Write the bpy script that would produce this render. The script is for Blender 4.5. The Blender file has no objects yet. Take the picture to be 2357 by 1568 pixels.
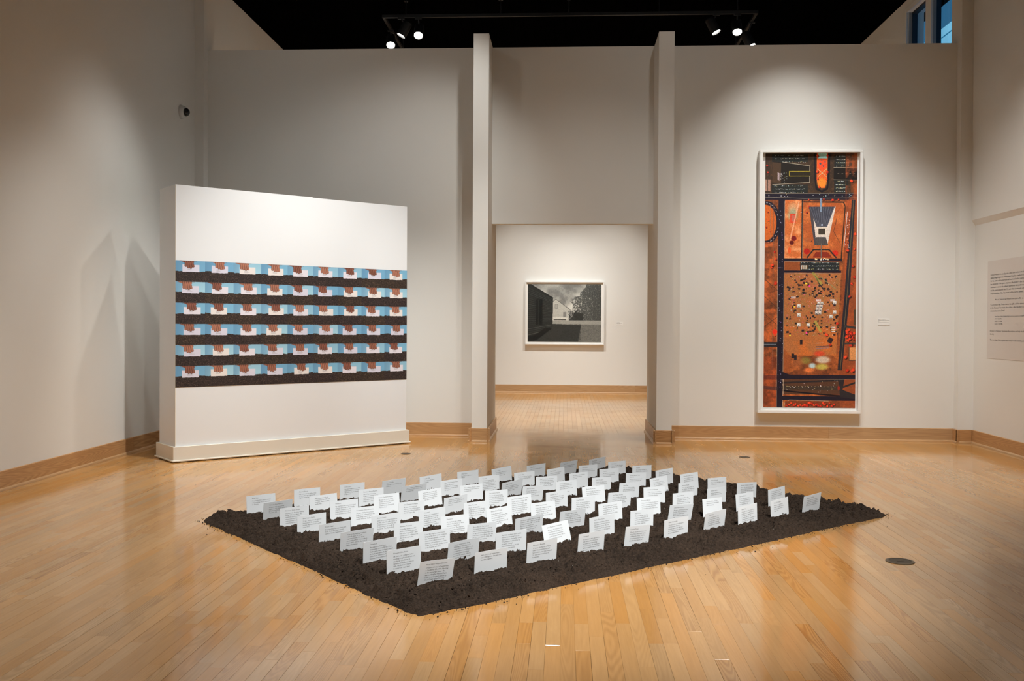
import bpy, bmesh, math, random
import numpy as np
from mathutils import Vector, Matrix

random.seed(7)
rng = np.random.default_rng(11)
SC = bpy.context.scene
COL = SC.collection
R = math.radians

# ------------------------------------------------------------------ camera
CAM_H = 1.35
cam = bpy.data.cameras.new('camera')
cam.sensor_width = 36.0
cam.lens = 2220.8 / 2357 * 36.0
cam.shift_y = -9.7 / 2357
cam.clip_end = 200
camo = bpy.data.objects.new('camera', cam)
COL.objects.link(camo)
_yaw, _tilt, _roll = 0.0544, 0.0118, 0.0058
camo.matrix_world = (Matrix.Translation((0, 0, CAM_H)) @ Matrix.Rotation(_yaw, 4, 'Z')
                     @ Matrix.Rotation(math.pi / 2 - _tilt, 4, 'X') @ Matrix.Rotation(_roll, 4, 'Z'))
SC.camera = camo

# ------------------------------------------------------------------ world (dusk outside the clerestory window)
w = bpy.data.worlds.new('dusk')
SC.world = w
w.use_nodes = True
w.node_tree.nodes['Background'].inputs[0].default_value = (0.036, 0.145, 0.255, 1)
w.node_tree.nodes['Background'].inputs[1].default_value = 0.9

# ------------------------------------------------------------------ colour management
SC.view_settings.view_transform = 'Standard'
SC.view_settings.look = 'None'
SC.view_settings.gamma = 1.0
SC.view_settings.use_curve_mapping = False
SC.view_settings.exposure = 0.15
SC.cycles.max_bounces = 10
SC.cycles.diffuse_bounces = 6
SC.cycles.use_denoising = True
SC.cycles.sample_clamp_indirect = 6.0

# ------------------------------------------------------------------ ceiling spotlights above the frame, some inferred from shadows, some added as fill
WARM = (1.0, 0.93, 0.82)
NEUT = (1.0, 0.985, 0.935)
COOL = (0.93, 0.97, 1.0)
def spot(pos, target, power, angle, blend=0.8, color=WARM, size=0.05):
    l = bpy.data.lights.new('spotlight', 'SPOT')
    l.energy = power; l.spot_size = R(angle); l.spot_blend = blend
    l.color = color; l.shadow_soft_size = size
    o = bpy.data.objects.new('spotlight', l); COL.objects.link(o)
    o.location = pos
    d = Vector(target) - Vector(pos)
    o.rotation_euler = d.to_track_quat('-Z', 'Y').to_euler()
    return o
LIGHTS = [
    # left wall washers, which throw the partition's shadows
    ((-1.29, 10.43, 5.45), (-4.4, 8.4, -.2), 100, 72, 1.0, NEUT),
    ((-2.67, 9.87, 5.45), (-4.4, 8.6, -.8), 174, 62, 1.0, NEUT),
    ((-2.88, 8.68, 5.45), (-4.4, 9.3, -.2), 52, 64, 1.0, NEUT),
    ((-1.9, 6.4, 5.45), (-4.4, 8.9, -0.3), 225, 46, 1.0, NEUT),
    # partition
    ((-1.35, 7.7, 5.45), (-2.55, 10.0, 2.0), 46, 44, 1.0, NEUT),
    ((-1.1, 7.3, 5.45), (-2.65, 9.9, 0.7), 960, 58, 1.0, NEUT),
    # left pillar and back wall
    ((-0.50, 9.75, 5.45), (-2.9, 11.6, 0.6), 158, 80, 1.0, NEUT),
    ((-2.4, 8.6, 5.45), (-2.6, 11.6, 4.0), 21, 100, 1.0, NEUT),  # weak fill added to lift the upper back wall on the left
    ((0.1, 8.8, 5.45), (0.1, 11.6, 4.2), 4, 90, 1.0, NEUT),  # weak fill added for the lintel
    ((1.3, 8.6, 5.45), (1.7, 11.6, 4.0), 29, 100, 1.0, NEUT),  # weak fill added for the upper wall right of the doorway
    ((-0.9, 8.6, 5.45), (-1.0, 11.05, 0.9), 281, 42, 1.0, NEUT),
    ((0.2, 7.2, 5.45), (0.3, 11.2, 0.8), 221, 70, 1.0, NEUT),
    # tall framed print
    ((3.0, 8.5, 5.4), (2.95, 11.63, 0.9), 337, 60, 1.0, NEUT),
    ((2.66, 10.0, 5.4), (2.7, 11.63, 2.1), 238, 70, 1.0, NEUT),
    # right wall
    ((2.4, 8.2, 5.45), (4.6, 10.2, 0.0), 396, 74, 1.0, NEUT),
    # earth bed and floor
    ((3.6, 2.4, 5.45), (0.6, 6.6, 0.1), 712, 38, 1.0, NEUT),
    ((3.1, 3.7, 5.45), (1.5, 7.1, 0.1), 878, 34, 1.0, NEUT),
    ((1.6, 2.3, 5.45), (0.0, 5.5, 0.0), 1612, 42, 1.0, NEUT),
    ((0.8, 3.6, 5.45), (-1.6, 7.0, 0.0), 552, 34, 1.0, NEUT),  # added to brighten the far-left cards
    ((-2.6, 4.6, 5.45), (0.0, 6.3, 0.0), 95, 60, 1.0, NEUT),
    ((-0.1, 2.2, 5.45), (0.5, 3.9, 0.0), 315, 44, 1.0, NEUT),  # added to brighten the front centre of the floor
    ((-2.9, 6.6, 5.45), (-2.6, 7.6, 0.0), 127, 70, 1.0, NEUT),
    ((2.9, 8.2, 5.45), (2.6, 9.2, 0.0), 630, 62, 1.0, NEUT),
    ((-1.5, 5.2, 5.45), (-2.6, 5.2, 0.0), 630, 76, 1.0, NEUT),
    # far room
    ((-0.7, 16.8, 5.3), (-0.6, 19.2, 0.0), 499, 66, 1.0, NEUT),
    ((0.8, 16.8, 5.3), (0.7, 19.2, 0.0), 513, 66, 1.0, NEUT),
    ((0.0, 13.6, 5.3), (0.1, 15.2, 0.0), 1500, 80, 1.0, NEUT),
]
for a in LIGHTS:
    spot(*a)

# ------------------------------------------------------------------ materials
def new_mat(name):
    m = bpy.data.materials.new(name); m.use_nodes = True
    nt = m.node_tree
    return m, nt, nt.nodes['Principled BSDF']
def N(nt, t, **kw):
    n = nt.nodes.new(t)
    for k, v in kw.items(): setattr(n, k, v)
    return n
def plain(name, col, rough=0.6, metal=0.0, spec=0.5, noise=0.0, nscale=3.0, bump=0.0, bscale=200.0):
    m, nt, b = new_mat(name)
    b.inputs['Roughness'].default_value = rough
    b.inputs['Metallic'].default_value = metal
    b.inputs['Specular IOR Level'].default_value = spec
    g = N(nt, 'ShaderNodeNewGeometry')
    nz = N(nt, 'ShaderNodeTexNoise'); nz.inputs['Scale'].default_value = nscale; nz.inputs['Detail'].default_value = 4
    nt.links.new(g.outputs['Position'], nz.inputs['Vector'])
    mx = N(nt, 'ShaderNodeMix', data_type='RGBA')
    mx.inputs[6].default_value = tuple(c * (1 - noise) for c in col) + (1,)
    mx.inputs[7].default_value = tuple(min(1, c * (1 + noise)) for c in col) + (1,)
    nt.links.new(nz.outputs[0], mx.inputs[0])
    nt.links.new(mx.outputs[2], b.inputs['Base Color'])
    if bump:
        n2 = N(nt, 'ShaderNodeTexNoise'); n2.inputs['Scale'].default_value = bscale
        nt.links.new(g.outputs['Position'], n2.inputs['Vector'])
        bp = N(nt, 'ShaderNodeBump'); bp.inputs['Strength'].default_value = bump; bp.inputs['Distance'].default_value = 0.002
        nt.links.new(n2.outputs[0], bp.inputs['Height'])
        nt.links.new(bp.outputs[0], b.inputs['Normal'])
    return m
def emit(name, col, s):
    m, nt, b = new_mat(name)
    b.inputs['Base Color'].default_value = (0, 0, 0, 1)
    b.inputs['Emission Color'].default_value = col + (1,)
    b.inputs['Emission Strength'].default_value = s
    return m
def wood(name, light, dark, scale, tone=True, rough=0.2, floor=False):
    """oak: streaky grain plus cathedral figure; the per-board tone comes from the mesh attribute."""
    m, nt, b = new_mat(name)
    L = nt.links.new
    g = N(nt, 'ShaderNodeNewGeometry')
    at = N(nt, 'ShaderNodeAttribute'); at.attribute_name = 'tone'
    sep = N(nt, 'ShaderNodeSeparateColor'); L(at.outputs['Color'], sep.inputs[0])
    off = N(nt, 'ShaderNodeVectorMath', operation='SCALE'); L(at.outputs['Color'], off.inputs[0]); off.inputs['Scale'].default_value = 37.0
    add = N(nt, 'ShaderNodeVectorMath', operation='ADD'); L(g.outputs['Position'], add.inputs[0]); L(off.outputs[0], add.inputs[1])
    mp = N(nt, 'ShaderNodeMapping'); mp.inputs['Scale'].default_value = scale; L(add.outputs[0], mp.inputs['Vector'])
    fine = N(nt, 'ShaderNodeTexNoise'); fine.inputs['Scale'].default_value = 7.0; fine.inputs['Detail'].default_value = 5
    L(mp.outputs[0], fine.inputs['Vector'])
    low = N(nt, 'ShaderNodeTexNoise'); low.inputs['Scale'].default_value = 0.9; low.inputs['Detail'].default_value = 1.0
    L(mp.outputs[0], low.inputs['Vector'])
    mul = N(nt, 'ShaderNodeMath', operation='MULTIPLY'); L(low.outputs[0], mul.inputs[0]); mul.inputs[1].default_value = 190.0
    sn = N(nt, 'ShaderNodeMath', operation='SINE'); L(mul.outputs[0], sn.inputs[0])
    pw = N(nt, 'ShaderNodeMapRange'); L(sn.outputs[0], pw.inputs[0]); pw.inputs[1].default_value = -0.8; pw.inputs[2].default_value = 1.0
    f2 = N(nt, 'ShaderNodeMath', operation='MULTIPLY'); L(pw.outputs[0], f2.inputs[0]); L(sep.outputs[2], f2.inputs[1])
    f3 = N(nt, 'ShaderNodeMath', operation='MULTIPLY_ADD'); L(fine.outputs[0], f3.inputs[0]); f3.inputs[1].default_value = 0.55; L(f2.outputs[0], f3.inputs[2])
    mr = N(nt, 'ShaderNodeMapRange'); L(f3.outputs[0], mr.inputs[0]); mr.inputs[1].default_value = 0.18; mr.inputs[2].default_value = 0.95
    mx = N(nt, 'ShaderNodeMix', data_type='RGBA'); L(mr.outputs[0], mx.inputs[0])
    mx.inputs[6].default_value = light + (1,); mx.inputs[7].default_value = dark + (1,)
    hs = N(nt, 'ShaderNodeHueSaturation'); L(mx.outputs[2], hs.inputs['Color'])
    v = N(nt, 'ShaderNodeMapRange'); L(sep.outputs[0], v.inputs[0]); v.inputs[3].default_value = 0.87; v.inputs[4].default_value = 1.13
    L(v.outputs[0], hs.inputs['Value'])
    s = N(nt, 'ShaderNodeMapRange'); L(sep.outputs[1], s.inputs[0]); s.inputs[3].default_value = 0.93; s.inputs[4].default_value = 1.06
    L(s.outputs[0], hs.inputs['Saturation'])
    hh = N(nt, 'ShaderNodeMapRange'); L(sep.outputs[1], hh.inputs[0]); hh.inputs[3].default_value = 0.504; hh.inputs[4].default_value = 0.497
    L(hh.outputs[0], hs.inputs['Hue'])
    L(hs.outputs[0], b.inputs['Base Color'])
    b.inputs['Specular IOR Level'].default_value = 0.45
    if floor:
        rn = N(nt, 'ShaderNodeTexNoise'); rn.inputs['Scale'].default_value = 2.2; rn.inputs['Detail'].default_value = 5
        L(g.outputs['Position'], rn.inputs['Vector'])
        rr = N(nt, 'ShaderNodeMapRange'); L(rn.outputs[0], rr.inputs[0]); rr.inputs[1].default_value = .3; rr.inputs[2].default_value = .7
        rr.inputs[3].default_value = rough - .04; rr.inputs[4].default_value = rough + .06
        L(rr.outputs[0], b.inputs['Roughness'])
    else:
        b.inputs['Roughness'].default_value = rough
    bp = N(nt, 'ShaderNodeBump'); bp.inputs['Strength'].default_value = 0.06; bp.inputs['Distance'].default_value = 0.0006
    L(mr.outputs[0], bp.inputs['Height']); L(bp.outputs[0], b.inputs['Normal'])
    return m

M_WALL = plain('wall_paint', (0.785, 0.775, 0.745), 0.85, spec=0.25, noise=0.012, nscale=1.2, bump=0.05, bscale=260)
M_PART = plain('partition_paint', (0.785, 0.805, 0.83), 0.7, spec=0.3, noise=0.012, nscale=2.0, bump=0.04, bscale=220)
M_PLINTH = plain('plinth_paint', (0.74, 0.70, 0.62), 0.55, spec=0.35, noise=0.03, nscale=4.0)
M_BLACK = plain('black_ceiling_paint', (0.0016, 0.0015, 0.0015), 0.95, spec=0.0, noise=0.5, nscale=6)
M_CEILF = plain('dark_ceiling_paint', (0.05, 0.05, 0.05), 0.9, spec=0.2)
M_SUB = plain('dark_subfloor', (0.10, 0.06, 0.035), 0.9, spec=0.1)  # slab below the oak strips, seen through the joints
M_FLOOR = wood('varnished_oak_strip', (0.525, 0.277, 0.096), (0.358, 0.174, 0.056), (10.0, 0.62, 1.0), rough=0.105, floor=True)
M_OAK = wood('oak_baseboard', (0.55, 0.325, 0.155), (0.38, 0.20, 0.085), (0.5, 0.5, 9.0), rough=0.35)
M_FRAME = plain('white_frame_lacquer', (0.84, 0.84, 0.825), 0.4, noise=0.01)
M_MAT = plain('white_mount_board', (0.84, 0.835, 0.81), 0.85, spec=0.2, noise=0.01)
M_CARD = plain('white_card_stock', (0.80, 0.84, 0.885), 0.8, spec=0.25, noise=0.015, nscale=14)
M_INK = plain('dark_grey_ink', (0.035, 0.035, 0.04), 0.8, spec=0.2)
M_INK3 = plain('grey_card_ink', (0.085, 0.085, 0.095), 0.8, spec=0.2)
M_INK2 = plain('soft_grey_ink', (0.11, 0.10, 0.10), 0.8, spec=0.2)
M_METAL = plain('black_metal', (0.005, 0.005, 0.006), 0.6, metal=0.0, noise=0.2)
M_BRASS = plain('dull_brass', (0.20, 0.155, 0.10), 0.45, metal=0.85, noise=0.15, nscale=30)
M_BRASS2 = plain('dark_brass', (0.10, 0.08, 0.055), 0.5, metal=0.7, noise=0.2, nscale=30)
M_LAMP = emit('lit_lamp_lens', (1.0, 0.97, 0.9), 30.0)
M_WHITEP = plain('white_plastic', (0.62, 0.63, 0.62), 0.4, noise=0.02)
M_SMOKE = plain('smoked_dome', (0.006, 0.006, 0.007), 0.08, noise=0.1)
M_NAVY = plain('dark_window_frame', (0.010, 0.018, 0.035), 0.5, noise=0.1)
M_GREYF = plain('grey_window_frame', (0.30, 0.29, 0.28), 0.5, noise=0.05)
M_ROOF = plain('pale_cladding', (0.42, 0.80, 0.90), 0.8, noise=0.03)
M_PANEL = plain('vinyl_panel', (0.705, 0.665, 0.63), 0.75, spec=0.3, noise=0.01)
def glass(name, tint=(1, 1, 1), g=0.06):
    m = bpy.data.materials.new(name); m.use_nodes = True; nt = m.node_tree; nt.nodes.clear()
    o = N(nt, 'ShaderNodeOutputMaterial'); t = N(nt, 'ShaderNodeBsdfTransparent'); t.inputs[0].default_value = tint + (1,)
    gl = N(nt, 'ShaderNodeBsdfGlossy'); gl.inputs['Roughness'].default_value = 0.02
    lw = N(nt, 'ShaderNodeFresnel'); lw.inputs['IOR'].default_value = 1.35
    mx = N(nt, 'ShaderNodeMixShader'); 
    gb = N(nt, 'ShaderNodeNewGeometry'); iv = N(nt, 'ShaderNodeMath', operation='SUBTRACT'); iv.inputs[0].default_value = 1.0; nt.links.new(gb.outputs['Backfacing'], iv.inputs[1])
    mu = N(nt, 'ShaderNodeMath', operation='MULTIPLY'); nt.links.new(iv.outputs[0], mu.inputs[0]); nt.links.new(lw.outputs[0], mu.inputs[1]); nt.links.new(mu.outputs[0], mx.inputs[0])
    nt.links.new(t.outputs[0], mx.inputs[1]); nt.links.new(gl.outputs[0], mx.inputs[2]); nt.links.new(mx.outputs[0], o.inputs[0])
    return m
M_GLASS = glass('picture_glazing')
M_WGLASS = glass('window_glass', (0.9, 0.95, 1.0))

# ------------------------------------------------------------------ mesh helpers
def link(o, parent=None):
    COL.objects.link(o)
    if parent is not None: o.parent = parent
    return o
def mesh_obj(name, verts, faces, mat, parent=None, smooth=False):
    me = bpy.data.meshes.new(name); me.from_pydata([tuple(v) for v in verts], [], faces); me.update()
    if mat: me.materials.append(mat)
    if smooth:
        me.polygons.foreach_set('use_smooth', [True] * len(me.polygons))
    return link(bpy.data.objects.new(name, me), parent)
def bm_obj(name, bm, mat, parent=None, smooth=False):
    me = bpy.data.meshes.new(name); bmesh.ops.recalc_face_normals(bm, faces=bm.faces); bm.to_mesh(me); bm.free()
    if mat: me.materials.append(mat)
    if smooth:
        me.polygons.foreach_set('use_smooth', [True] * len(me.polygons))
    return link(bpy.data.objects.new(name, me), parent)
def bm_box(bm, a, b, mtx=None, bev=0.0):
    vs = [bm.verts.new((x, y, z)) for x in (a[0], b[0]) for y in (a[1], b[1]) for z in (a[2], b[2])]
    idx = [(0, 1, 3, 2), (4, 6, 7, 5), (0, 4, 5, 1), (2, 3, 7, 6), (0, 2, 6, 4), (1, 5, 7, 3)]
    fs = [bm.faces.new([vs[i] for i in f]) for f in idx]
    geom = vs
    if bev:
        es = list({e for f in fs for e in f.edges})
        r = bmesh.ops.bevel(bm, geom=es, offset=bev, segments=1, affect='EDGES')
        geom = list({v for f in r['faces'] for v in f.verts} | {v for v in vs if v.is_valid})
    if mtx is not None:
        bmesh.ops.transform(bm, matrix=mtx, verts=[v for v in geom if v.is_valid])
def bm_cyl(bm, p0, p1, r0, r1=None, seg=20, caps=True):
    p0, p1 = Vector(p0), Vector(p1); d = p1 - p0
    m = Matrix.Translation((p0 + p1) / 2) @ d.to_track_quat('Z', 'Y').to_matrix().to_4x4()
    bmesh.ops.create_cone(bm, cap_ends=caps, segments=seg, radius1=r0, radius2=r0 if r1 is None else r1, depth=d.length, matrix=m)
def box(name, a, b, mat, parent=None, bev=0.0):
    bm = bmesh.new(); bm_box(bm, a, b, None, bev); return bm_obj(name, bm, mat, parent)
def set_tone(o, t):
    a = o.data.attributes.new('tone', 'FLOAT_COLOR', 'POINT')
    a.data.foreach_set('color', list(t) * len(o.data.vertices))
def struct(o):
    o['kind'] = 'structure'; return o
def thing(name, label, cat, loc=(0, 0, 0), rz=0.0, group=None):
    o = bpy.data.objects.new(name, None); COL.objects.link(o)
    o.location = loc; o.rotation_euler = (0, 0, rz); o.empty_display_size = 0.1
    o['label'] = label; o['category'] = cat
    if group: o['group'] = group
    return o
def tag(o, label, cat, group=None):
    o['label'] = label; o['category'] = cat
    if group: o['group'] = group
    return o

# ------------------------------------------------------------------ room constants
YW, ZT, ZC = 11.63, 4.689, 5.80      # partial-height back wall, its top, the black ceiling
XL, XRU, XRL = -4.49, 4.72, 4.76     # left wall, right wall upper / lower plane
XBL, XBR, YB = -4.594, 4.62, 19.26   # side walls and end wall of the far room
YF, YFB = 11.06, 12.36               # front and back of the two doorway fins
FL, FR = (-1.062, -0.885), (1.050, 1.225)
ZD = 2.568                           # underside of the lintel
YN = -3.0                            # wall behind the camera
BH = 0.159                           # baseboard height

# ------------------------------------------------------------------ floor: slab plus oak strips
floor = struct(box('floor', (-5.0, YN - .2, -0.12), (5.0, YB + .2, -0.02), M_SUB))
PW = 0.0625
def in_view(x, y):
    c, s = math.cos(_yaw), math.sin(_yaw)
    xc, d = c * x + s * y, -s * x + c * y
    if d < 3.4: return False
    return abs(xc / d) < 0.545
planks = []
ncol = int(round((XRL + 0.02 - (XL - 0.02)) / PW))
for k in range(ncol):
    x0 = XL - 0.02 + k * PW; x1 = x0 + PW
    xm = (x0 + x1) / 2
    y = YN - random.random(); yend = YB if abs(xm) < 3.2 else YW + 0.02
    while y < yend:
        l = random.choice([.32, .45, .55, .7, .8, .95, 1.1, 1.3, 1.5]) * random.uniform(.85, 1.15)
        y1 = min(y + l, yend)
        if y1 > YN: planks.append((x0, x1, max(y, YN), y1))
        y = y1
def plank_geo(p):
    x0, x1, y0, y1 = p
    g = random.choice([.00008, .00015, .0003, .0006]) if y0 < 7.5 else (.0001 if y0 < 12 else .0006); c = .00025 if y0 < 7.5 else .00004
    x0 += g; x1 -= g; y0 += g; y1 -= g
    z = random.uniform(-.0001, .0001) if y0 < 7.0 else 0
    v = [(x0, y0, -.02), (x1, y0, -.02), (x1, y1, -.02), (x0, y1, -.02),
         (x0, y0, z - c), (x1, y0, z - c), (x1, y1, z - c), (x0, y1, z - c),
         (x0 + c, y0 + c, z), (x1 - c, y0 + c, z), (x1 - c, y1 - c, z), (x0 + c, y1 - c, z)]
    f = [(0, 1, 5, 4), (1, 2, 6, 5), (2, 3, 7, 6), (3, 0, 4, 7), (4, 5, 9, 8), (5, 6, 10, 9), (6, 7, 11, 10), (7, 4, 8, 11), (8, 9, 10, 11)]
    return v, f
def plank_tone():
    t = min(1, max(0, random.gauss(.5, .17)))
    return (t, random.random(), random.choice([.05, .1, .2, .35, .6]) * random.uniform(.4, 1), 1)
def area(p):
    xm, ym = (p[0] + p[1]) / 2, (p[2] + p[3]) / 2
    if not in_view(xm, ym): return 0
    bx = xm - .0; s, c = math.sin(.7218), math.cos(.7218)
    q = (xm + .6644, ym - 4.3981); a, b_ = q[0] * c + q[1] * s, -q[0] * s + q[1] * c
    if 0 < a < 3.98 and 0 < b_ < 2.75: return 0
    return (p[3] - p[2]) / ym ** 3
planks.sort(key=area, reverse=True)
for p in planks[:300]:
    v, f = plank_geo(p)
    o = mesh_obj('plank', v, f, M_FLOOR, floor); set_tone(o, plank_tone())
V, F, T = [], [], []
for p in planks[300:]:
    v, f = plank_geo(p); n = len(V)
    V += v; F += [tuple(i + n for i in q) for q in f]; T += list(plank_tone()) * 12
o = mesh_obj('plank_field', V, F, M_FLOOR, floor); o['kind'] = 'stuff'
o.data.attributes.new('tone', 'FLOAT_COLOR', 'POINT').data.foreach_set('color', T)

# ------------------------------------------------------------------ walls
struct(box('wall_left', (XL - .2, YN, -.1), (XL, YW + .2, ZC), M_WALL))
struct(box('trim_1', (XL, 11.49, -.1), (-4.38, 11.82, ZC), M_WALL))
bm = bmesh.new()       # right wall: upper part stands proud with a chamfered lower lip
prof = [(XRL, -.1), (XRL, 2.535), (XRU, 2.597), (XRU, ZC), (XRL + .25, ZC), (XRL + .25, -.1)]
a = [bm.verts.new((x, YN, z)) for x, z in prof]; b = [bm.verts.new((x, YW + .2, z)) for x, z in prof]
bm.faces.new(a); bm.faces.new(b[::-1])
for i in range(6): bm.faces.new((a[i], b[i], b[(i + 1) % 6], a[(i + 1) % 6]))
struct(bm_obj('wall_right', bm, M_WALL))
struct(box('trim_2', (4.585, 11.51, -.1), (XRL + .01, 11.80, ZC), M_WALL))
struct(box('wall_back_left', (XL - .1, YW, -.1), (FL[0] + .05, YW + .14, ZT), M_WALL))
struct(box('wall_back_right', (FR[1] - .05, YW, -.1), (4.60, YW + .14, ZT), M_WALL))
struct(box('wall_lintel', (FL[1] - .02, YW, ZD), (FR[0] + .02, YW + .12, ZT), M_WALL))
struct(box('wall_doorway_left', (FL[0], YF, -.1), (FL[1], YFB, ZT), M_WALL))
struct(box('wall_doorway_right', (FR[0], YF, -.1), (FR[1], YFB, ZT), M_WALL))
struct(box('wall_far', (XBL - .2, YB, -.1), (XBR + .2, YB + .2, ZC), M_WALL))
struct(box('wall_far_left', (XBL - .2, YW + .2, -.1), (XBL, YB, ZC), M_WALL))
struct(box('trim_3', (XBL, 11.82, 3.5), (-4.545, 12.45, ZC), M_WALL))
struct(box('wall_near', (XL - .2, YN - .2, -.1), (XRL + .25, YN, ZC), M_WALL))
# far room's right wall, with the opening for the clerestory window
WY0, WY1, WZ0, WZ1 = 11.90, 13.42, 4.15, 5.62
wr = struct(box('wall_far_right', (XBR, YW + .2, -.1), (XBR + .22, YB, WZ0), M_WALL))
box('wall_segment', (XBR, YW + .2, WZ0), (XBR + .22, WY0, WZ1), M_WALL, wr)
box('wall_segment', (XBR, WY1, WZ0), (XBR + .22, YB, WZ1), M_WALL, wr)
box('wall_segment', (XBR, YW + .2, WZ1), (XBR + .22, YB, ZC), M_WALL, wr)
# black ceiling with shallow deck ribs
ceil = struct(box('ceiling', (-5.2, 12.3, ZC), (5.2, YB + .3, ZC + .12), M_BLACK))
struct(box('ceiling_front', (-5.2, YN - .2, ZC), (5.2, 12.3, ZC + .12), M_CEILF))   # dark ceiling over the front room, above the frame
for k in range(60):          # shallow corrugation of the deck, running away from the camera
    x = XBL + .08 + k * .153
    box('deck_rib', (x, 12.35, ZC - .012), (x + .05, YB, ZC), M_BLACK, ceil)

# window
D0, D1, DP = XBR + .06, XBR + .125, XBR + .112
win = struct(box('window_1', (D0, WY0, WZ1 - .03), (D1, WY1, WZ1), M_NAVY))
box('sash', (D0, WY1 - .03, WZ0), (D1, WY1, WZ1 - .03), M_NAVY, win)
box('sash', (D0, WY0, WZ0), (D1, WY0 + .03, WZ1 - .03), M_NAVY, win)
box('sash', (D0, WY0 + .03, WZ0), (D1, WY1 - .03, WZ0 + .03), M_NAVY, win)
WM, MW = 12.645, .095
box('mullion', (D0, WM - .085, WZ0 + .03), (D1, WM + .085, WZ1 - .03), M_NAVY, win)
box('mullion_casing', (XBR - .005, WM - MW, WZ0), (D0, WM + MW, WZ1 - .03), M_WALL, win)
box('stop', (XBR + .02, WM - MW - .006, WZ0), (D0, WM - MW, WZ1 - .03), M_GREYF, win)
box('casing', (XBR - .012, WY1, WZ0 - .06), (XBR + .005, WY1 + .06, WZ1 + .06), M_FRAME, win)
box('casing', (XBR - .012, WY0 - .05, WZ1), (XBR + .005, WY1, WZ1 + .06), M_FRAME, win)
box('stop', (XBR + .02, WY1 - .012, WZ0), (D0, WY1 - .001, WZ1), M_GREYF, win)
box('pane', (DP, WY0 + .03, WZ0 + .03), (DP + .006, WM - .085, WZ1 - .03), M_WGLASS, win)
box('pane', (DP, WM + .085, WZ0 + .03), (DP + .006, WY1 - .03, WZ1 - .03), M_WGLASS, win)

# ------------------------------------------------------------------ baseboards
def baseboard(name, p0, p1, nrm, parent=None, seams=()):
    """oak board with a shoe moulding, running p0 -> p1 along the wall face, nrm = out of the wall"""
    p0, p1, n = Vector(p0 + (0,)), Vector(p1 + (0,)), Vector(nrm + (0,)); d = (p1 - p0); L = d.length; d.normalize()
    first = None
    cuts = [0] + list(seams) + [L]
    for i in range(len(cuts) - 1):
        a = p0 + d * (cuts[i] + (.0006 if i else 0)); b = p0 + d * (cuts[i + 1] - (.0006 if i < len(cuts) - 2 else 0))
        vs, t = [], .017
        prof = [(0, 0), (t, 0), (t, BH - .004), (t - .004, BH), (0, BH)]
        for q in (a, b):
            for (o_, z) in prof: vs.append(tuple(q + n * o_ + Vector((0, 0, z))))
        fs = [(k, (k + 1) % 5, 5 + (k + 1) % 5, 5 + k) for k in range(5)] + [(4, 3, 2, 1, 0), (5, 6, 7, 8, 9)]
        bo = mesh_obj(name if first is None else 'board', vs, fs, M_OAK, parent if first is None else first)
        set_tone(bo, (random.uniform(.3, .7), random.random(), random.uniform(.25, .6), 1))
        if first is None: first = bo
    vs = []; r = .017
    arc = [(.017, 0)] + [(.017 + r * math.cos(a_), .024 * math.sin(a_)) for a_ in [0, .4, .8, 1.2, 1.57]]
    e = r if name.startswith('trim') else 0
    for q in (p0, p1):
        for (o_, z) in arc: vs.append(tuple(q + n * o_ + Vector((0, 0, z))))
    m = len(arc)
    fs = [(k, (k + 1) % m, m + (k + 1) % m, m + k) for k in range(m)] + [tuple(range(m))[::-1], tuple(range(m, 2 * m))]
    so = mesh_obj('shoe_moulding', vs, fs, M_OAK, first); set_tone(so, (random.uniform(.35, .6), random.random(), .2, 1))
    if parent is None: struct(first)
    return first
baseboard('baseboard_left', (XL, YN), (XL, 11.49), (1, 0), seams=(4.0, 7.2, 10.2, 12.8))
baseboard('baseboard_right', (XRL, YN), (XRL, 11.51), (-1, 0), seams=(4.5, 8.2, 11.4))
baseboard('baseboard_column', (4.585 - .017, 11.51), (XRL - .02, 11.51), (0, -1))
baseboard('baseboard_column_side', (4.585, YW + .01), (4.585, 11.51 - .034), (-1, 0))
baseboard('baseboard_back_left', (XL, YW), (FL[0] - .01, YW), (0, -1), seams=(2.38, 2.48))
baseboard('baseboard_back_right', (FR[1] + .01, YW), (4.585, YW), (0, -1), seams=(1.9,))
baseboard('baseboard_far', (XBL, YB), (XBR, YB), (0, -1), seams=(3.2, 6.0))
t = .034
for side, (x0, x1) in (('left', FL), ('right', FR)):
    f = baseboard('baseboard_doorway_' + side, (x0 - t, YF), (x1 + t, YF), (0, -1))
    baseboard('board', (x1, YF - t), (x1, YFB + t), (1, 0), parent=f)
    baseboard('board', (x0, YF - t), (x0, YW if side == 'left' else YFB), (-1, 0), parent=f)
    if side == 'right':
        pass

# ------------------------------------------------------------------ flat prints, painted with numpy
def sstep(a, b, x):
    t = np.clip((x - a) / (b - a), 0, 1); return t * t * (3 - 2 * t)
def vnoise(h, w, cell, oct=1, seed=0):
    g = np.random.default_rng(seed); out = np.zeros((h, w)); amp, tot = 1., 0
    for _ in range(oct):
        gh, gw = int(h / cell) + 3, int(w / cell) + 3
        q = g.random((gh, gw)); y = np.arange(h) / cell; x = np.arange(w) / cell
        yi, xi = y.astype(int), x.astype(int); fy, fx = (y - yi)[:, None], (x - xi)[None]
        fy, fx = fy * fy * (3 - 2 * fy), fx * fx * (3 - 2 * fx)
        A = q[yi][:, xi]; B = q[yi][:, xi + 1]; C_ = q[yi + 1][:, xi]; D_ = q[yi + 1][:, xi + 1]
        out += amp * ((A * (1 - fx) + B * fx) * (1 - fy) + (C_ * (1 - fx) + D_ * fx) * fy)
        tot += amp; amp *= .55; cell = max(1.0, cell / 2)
    return out / tot
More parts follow.
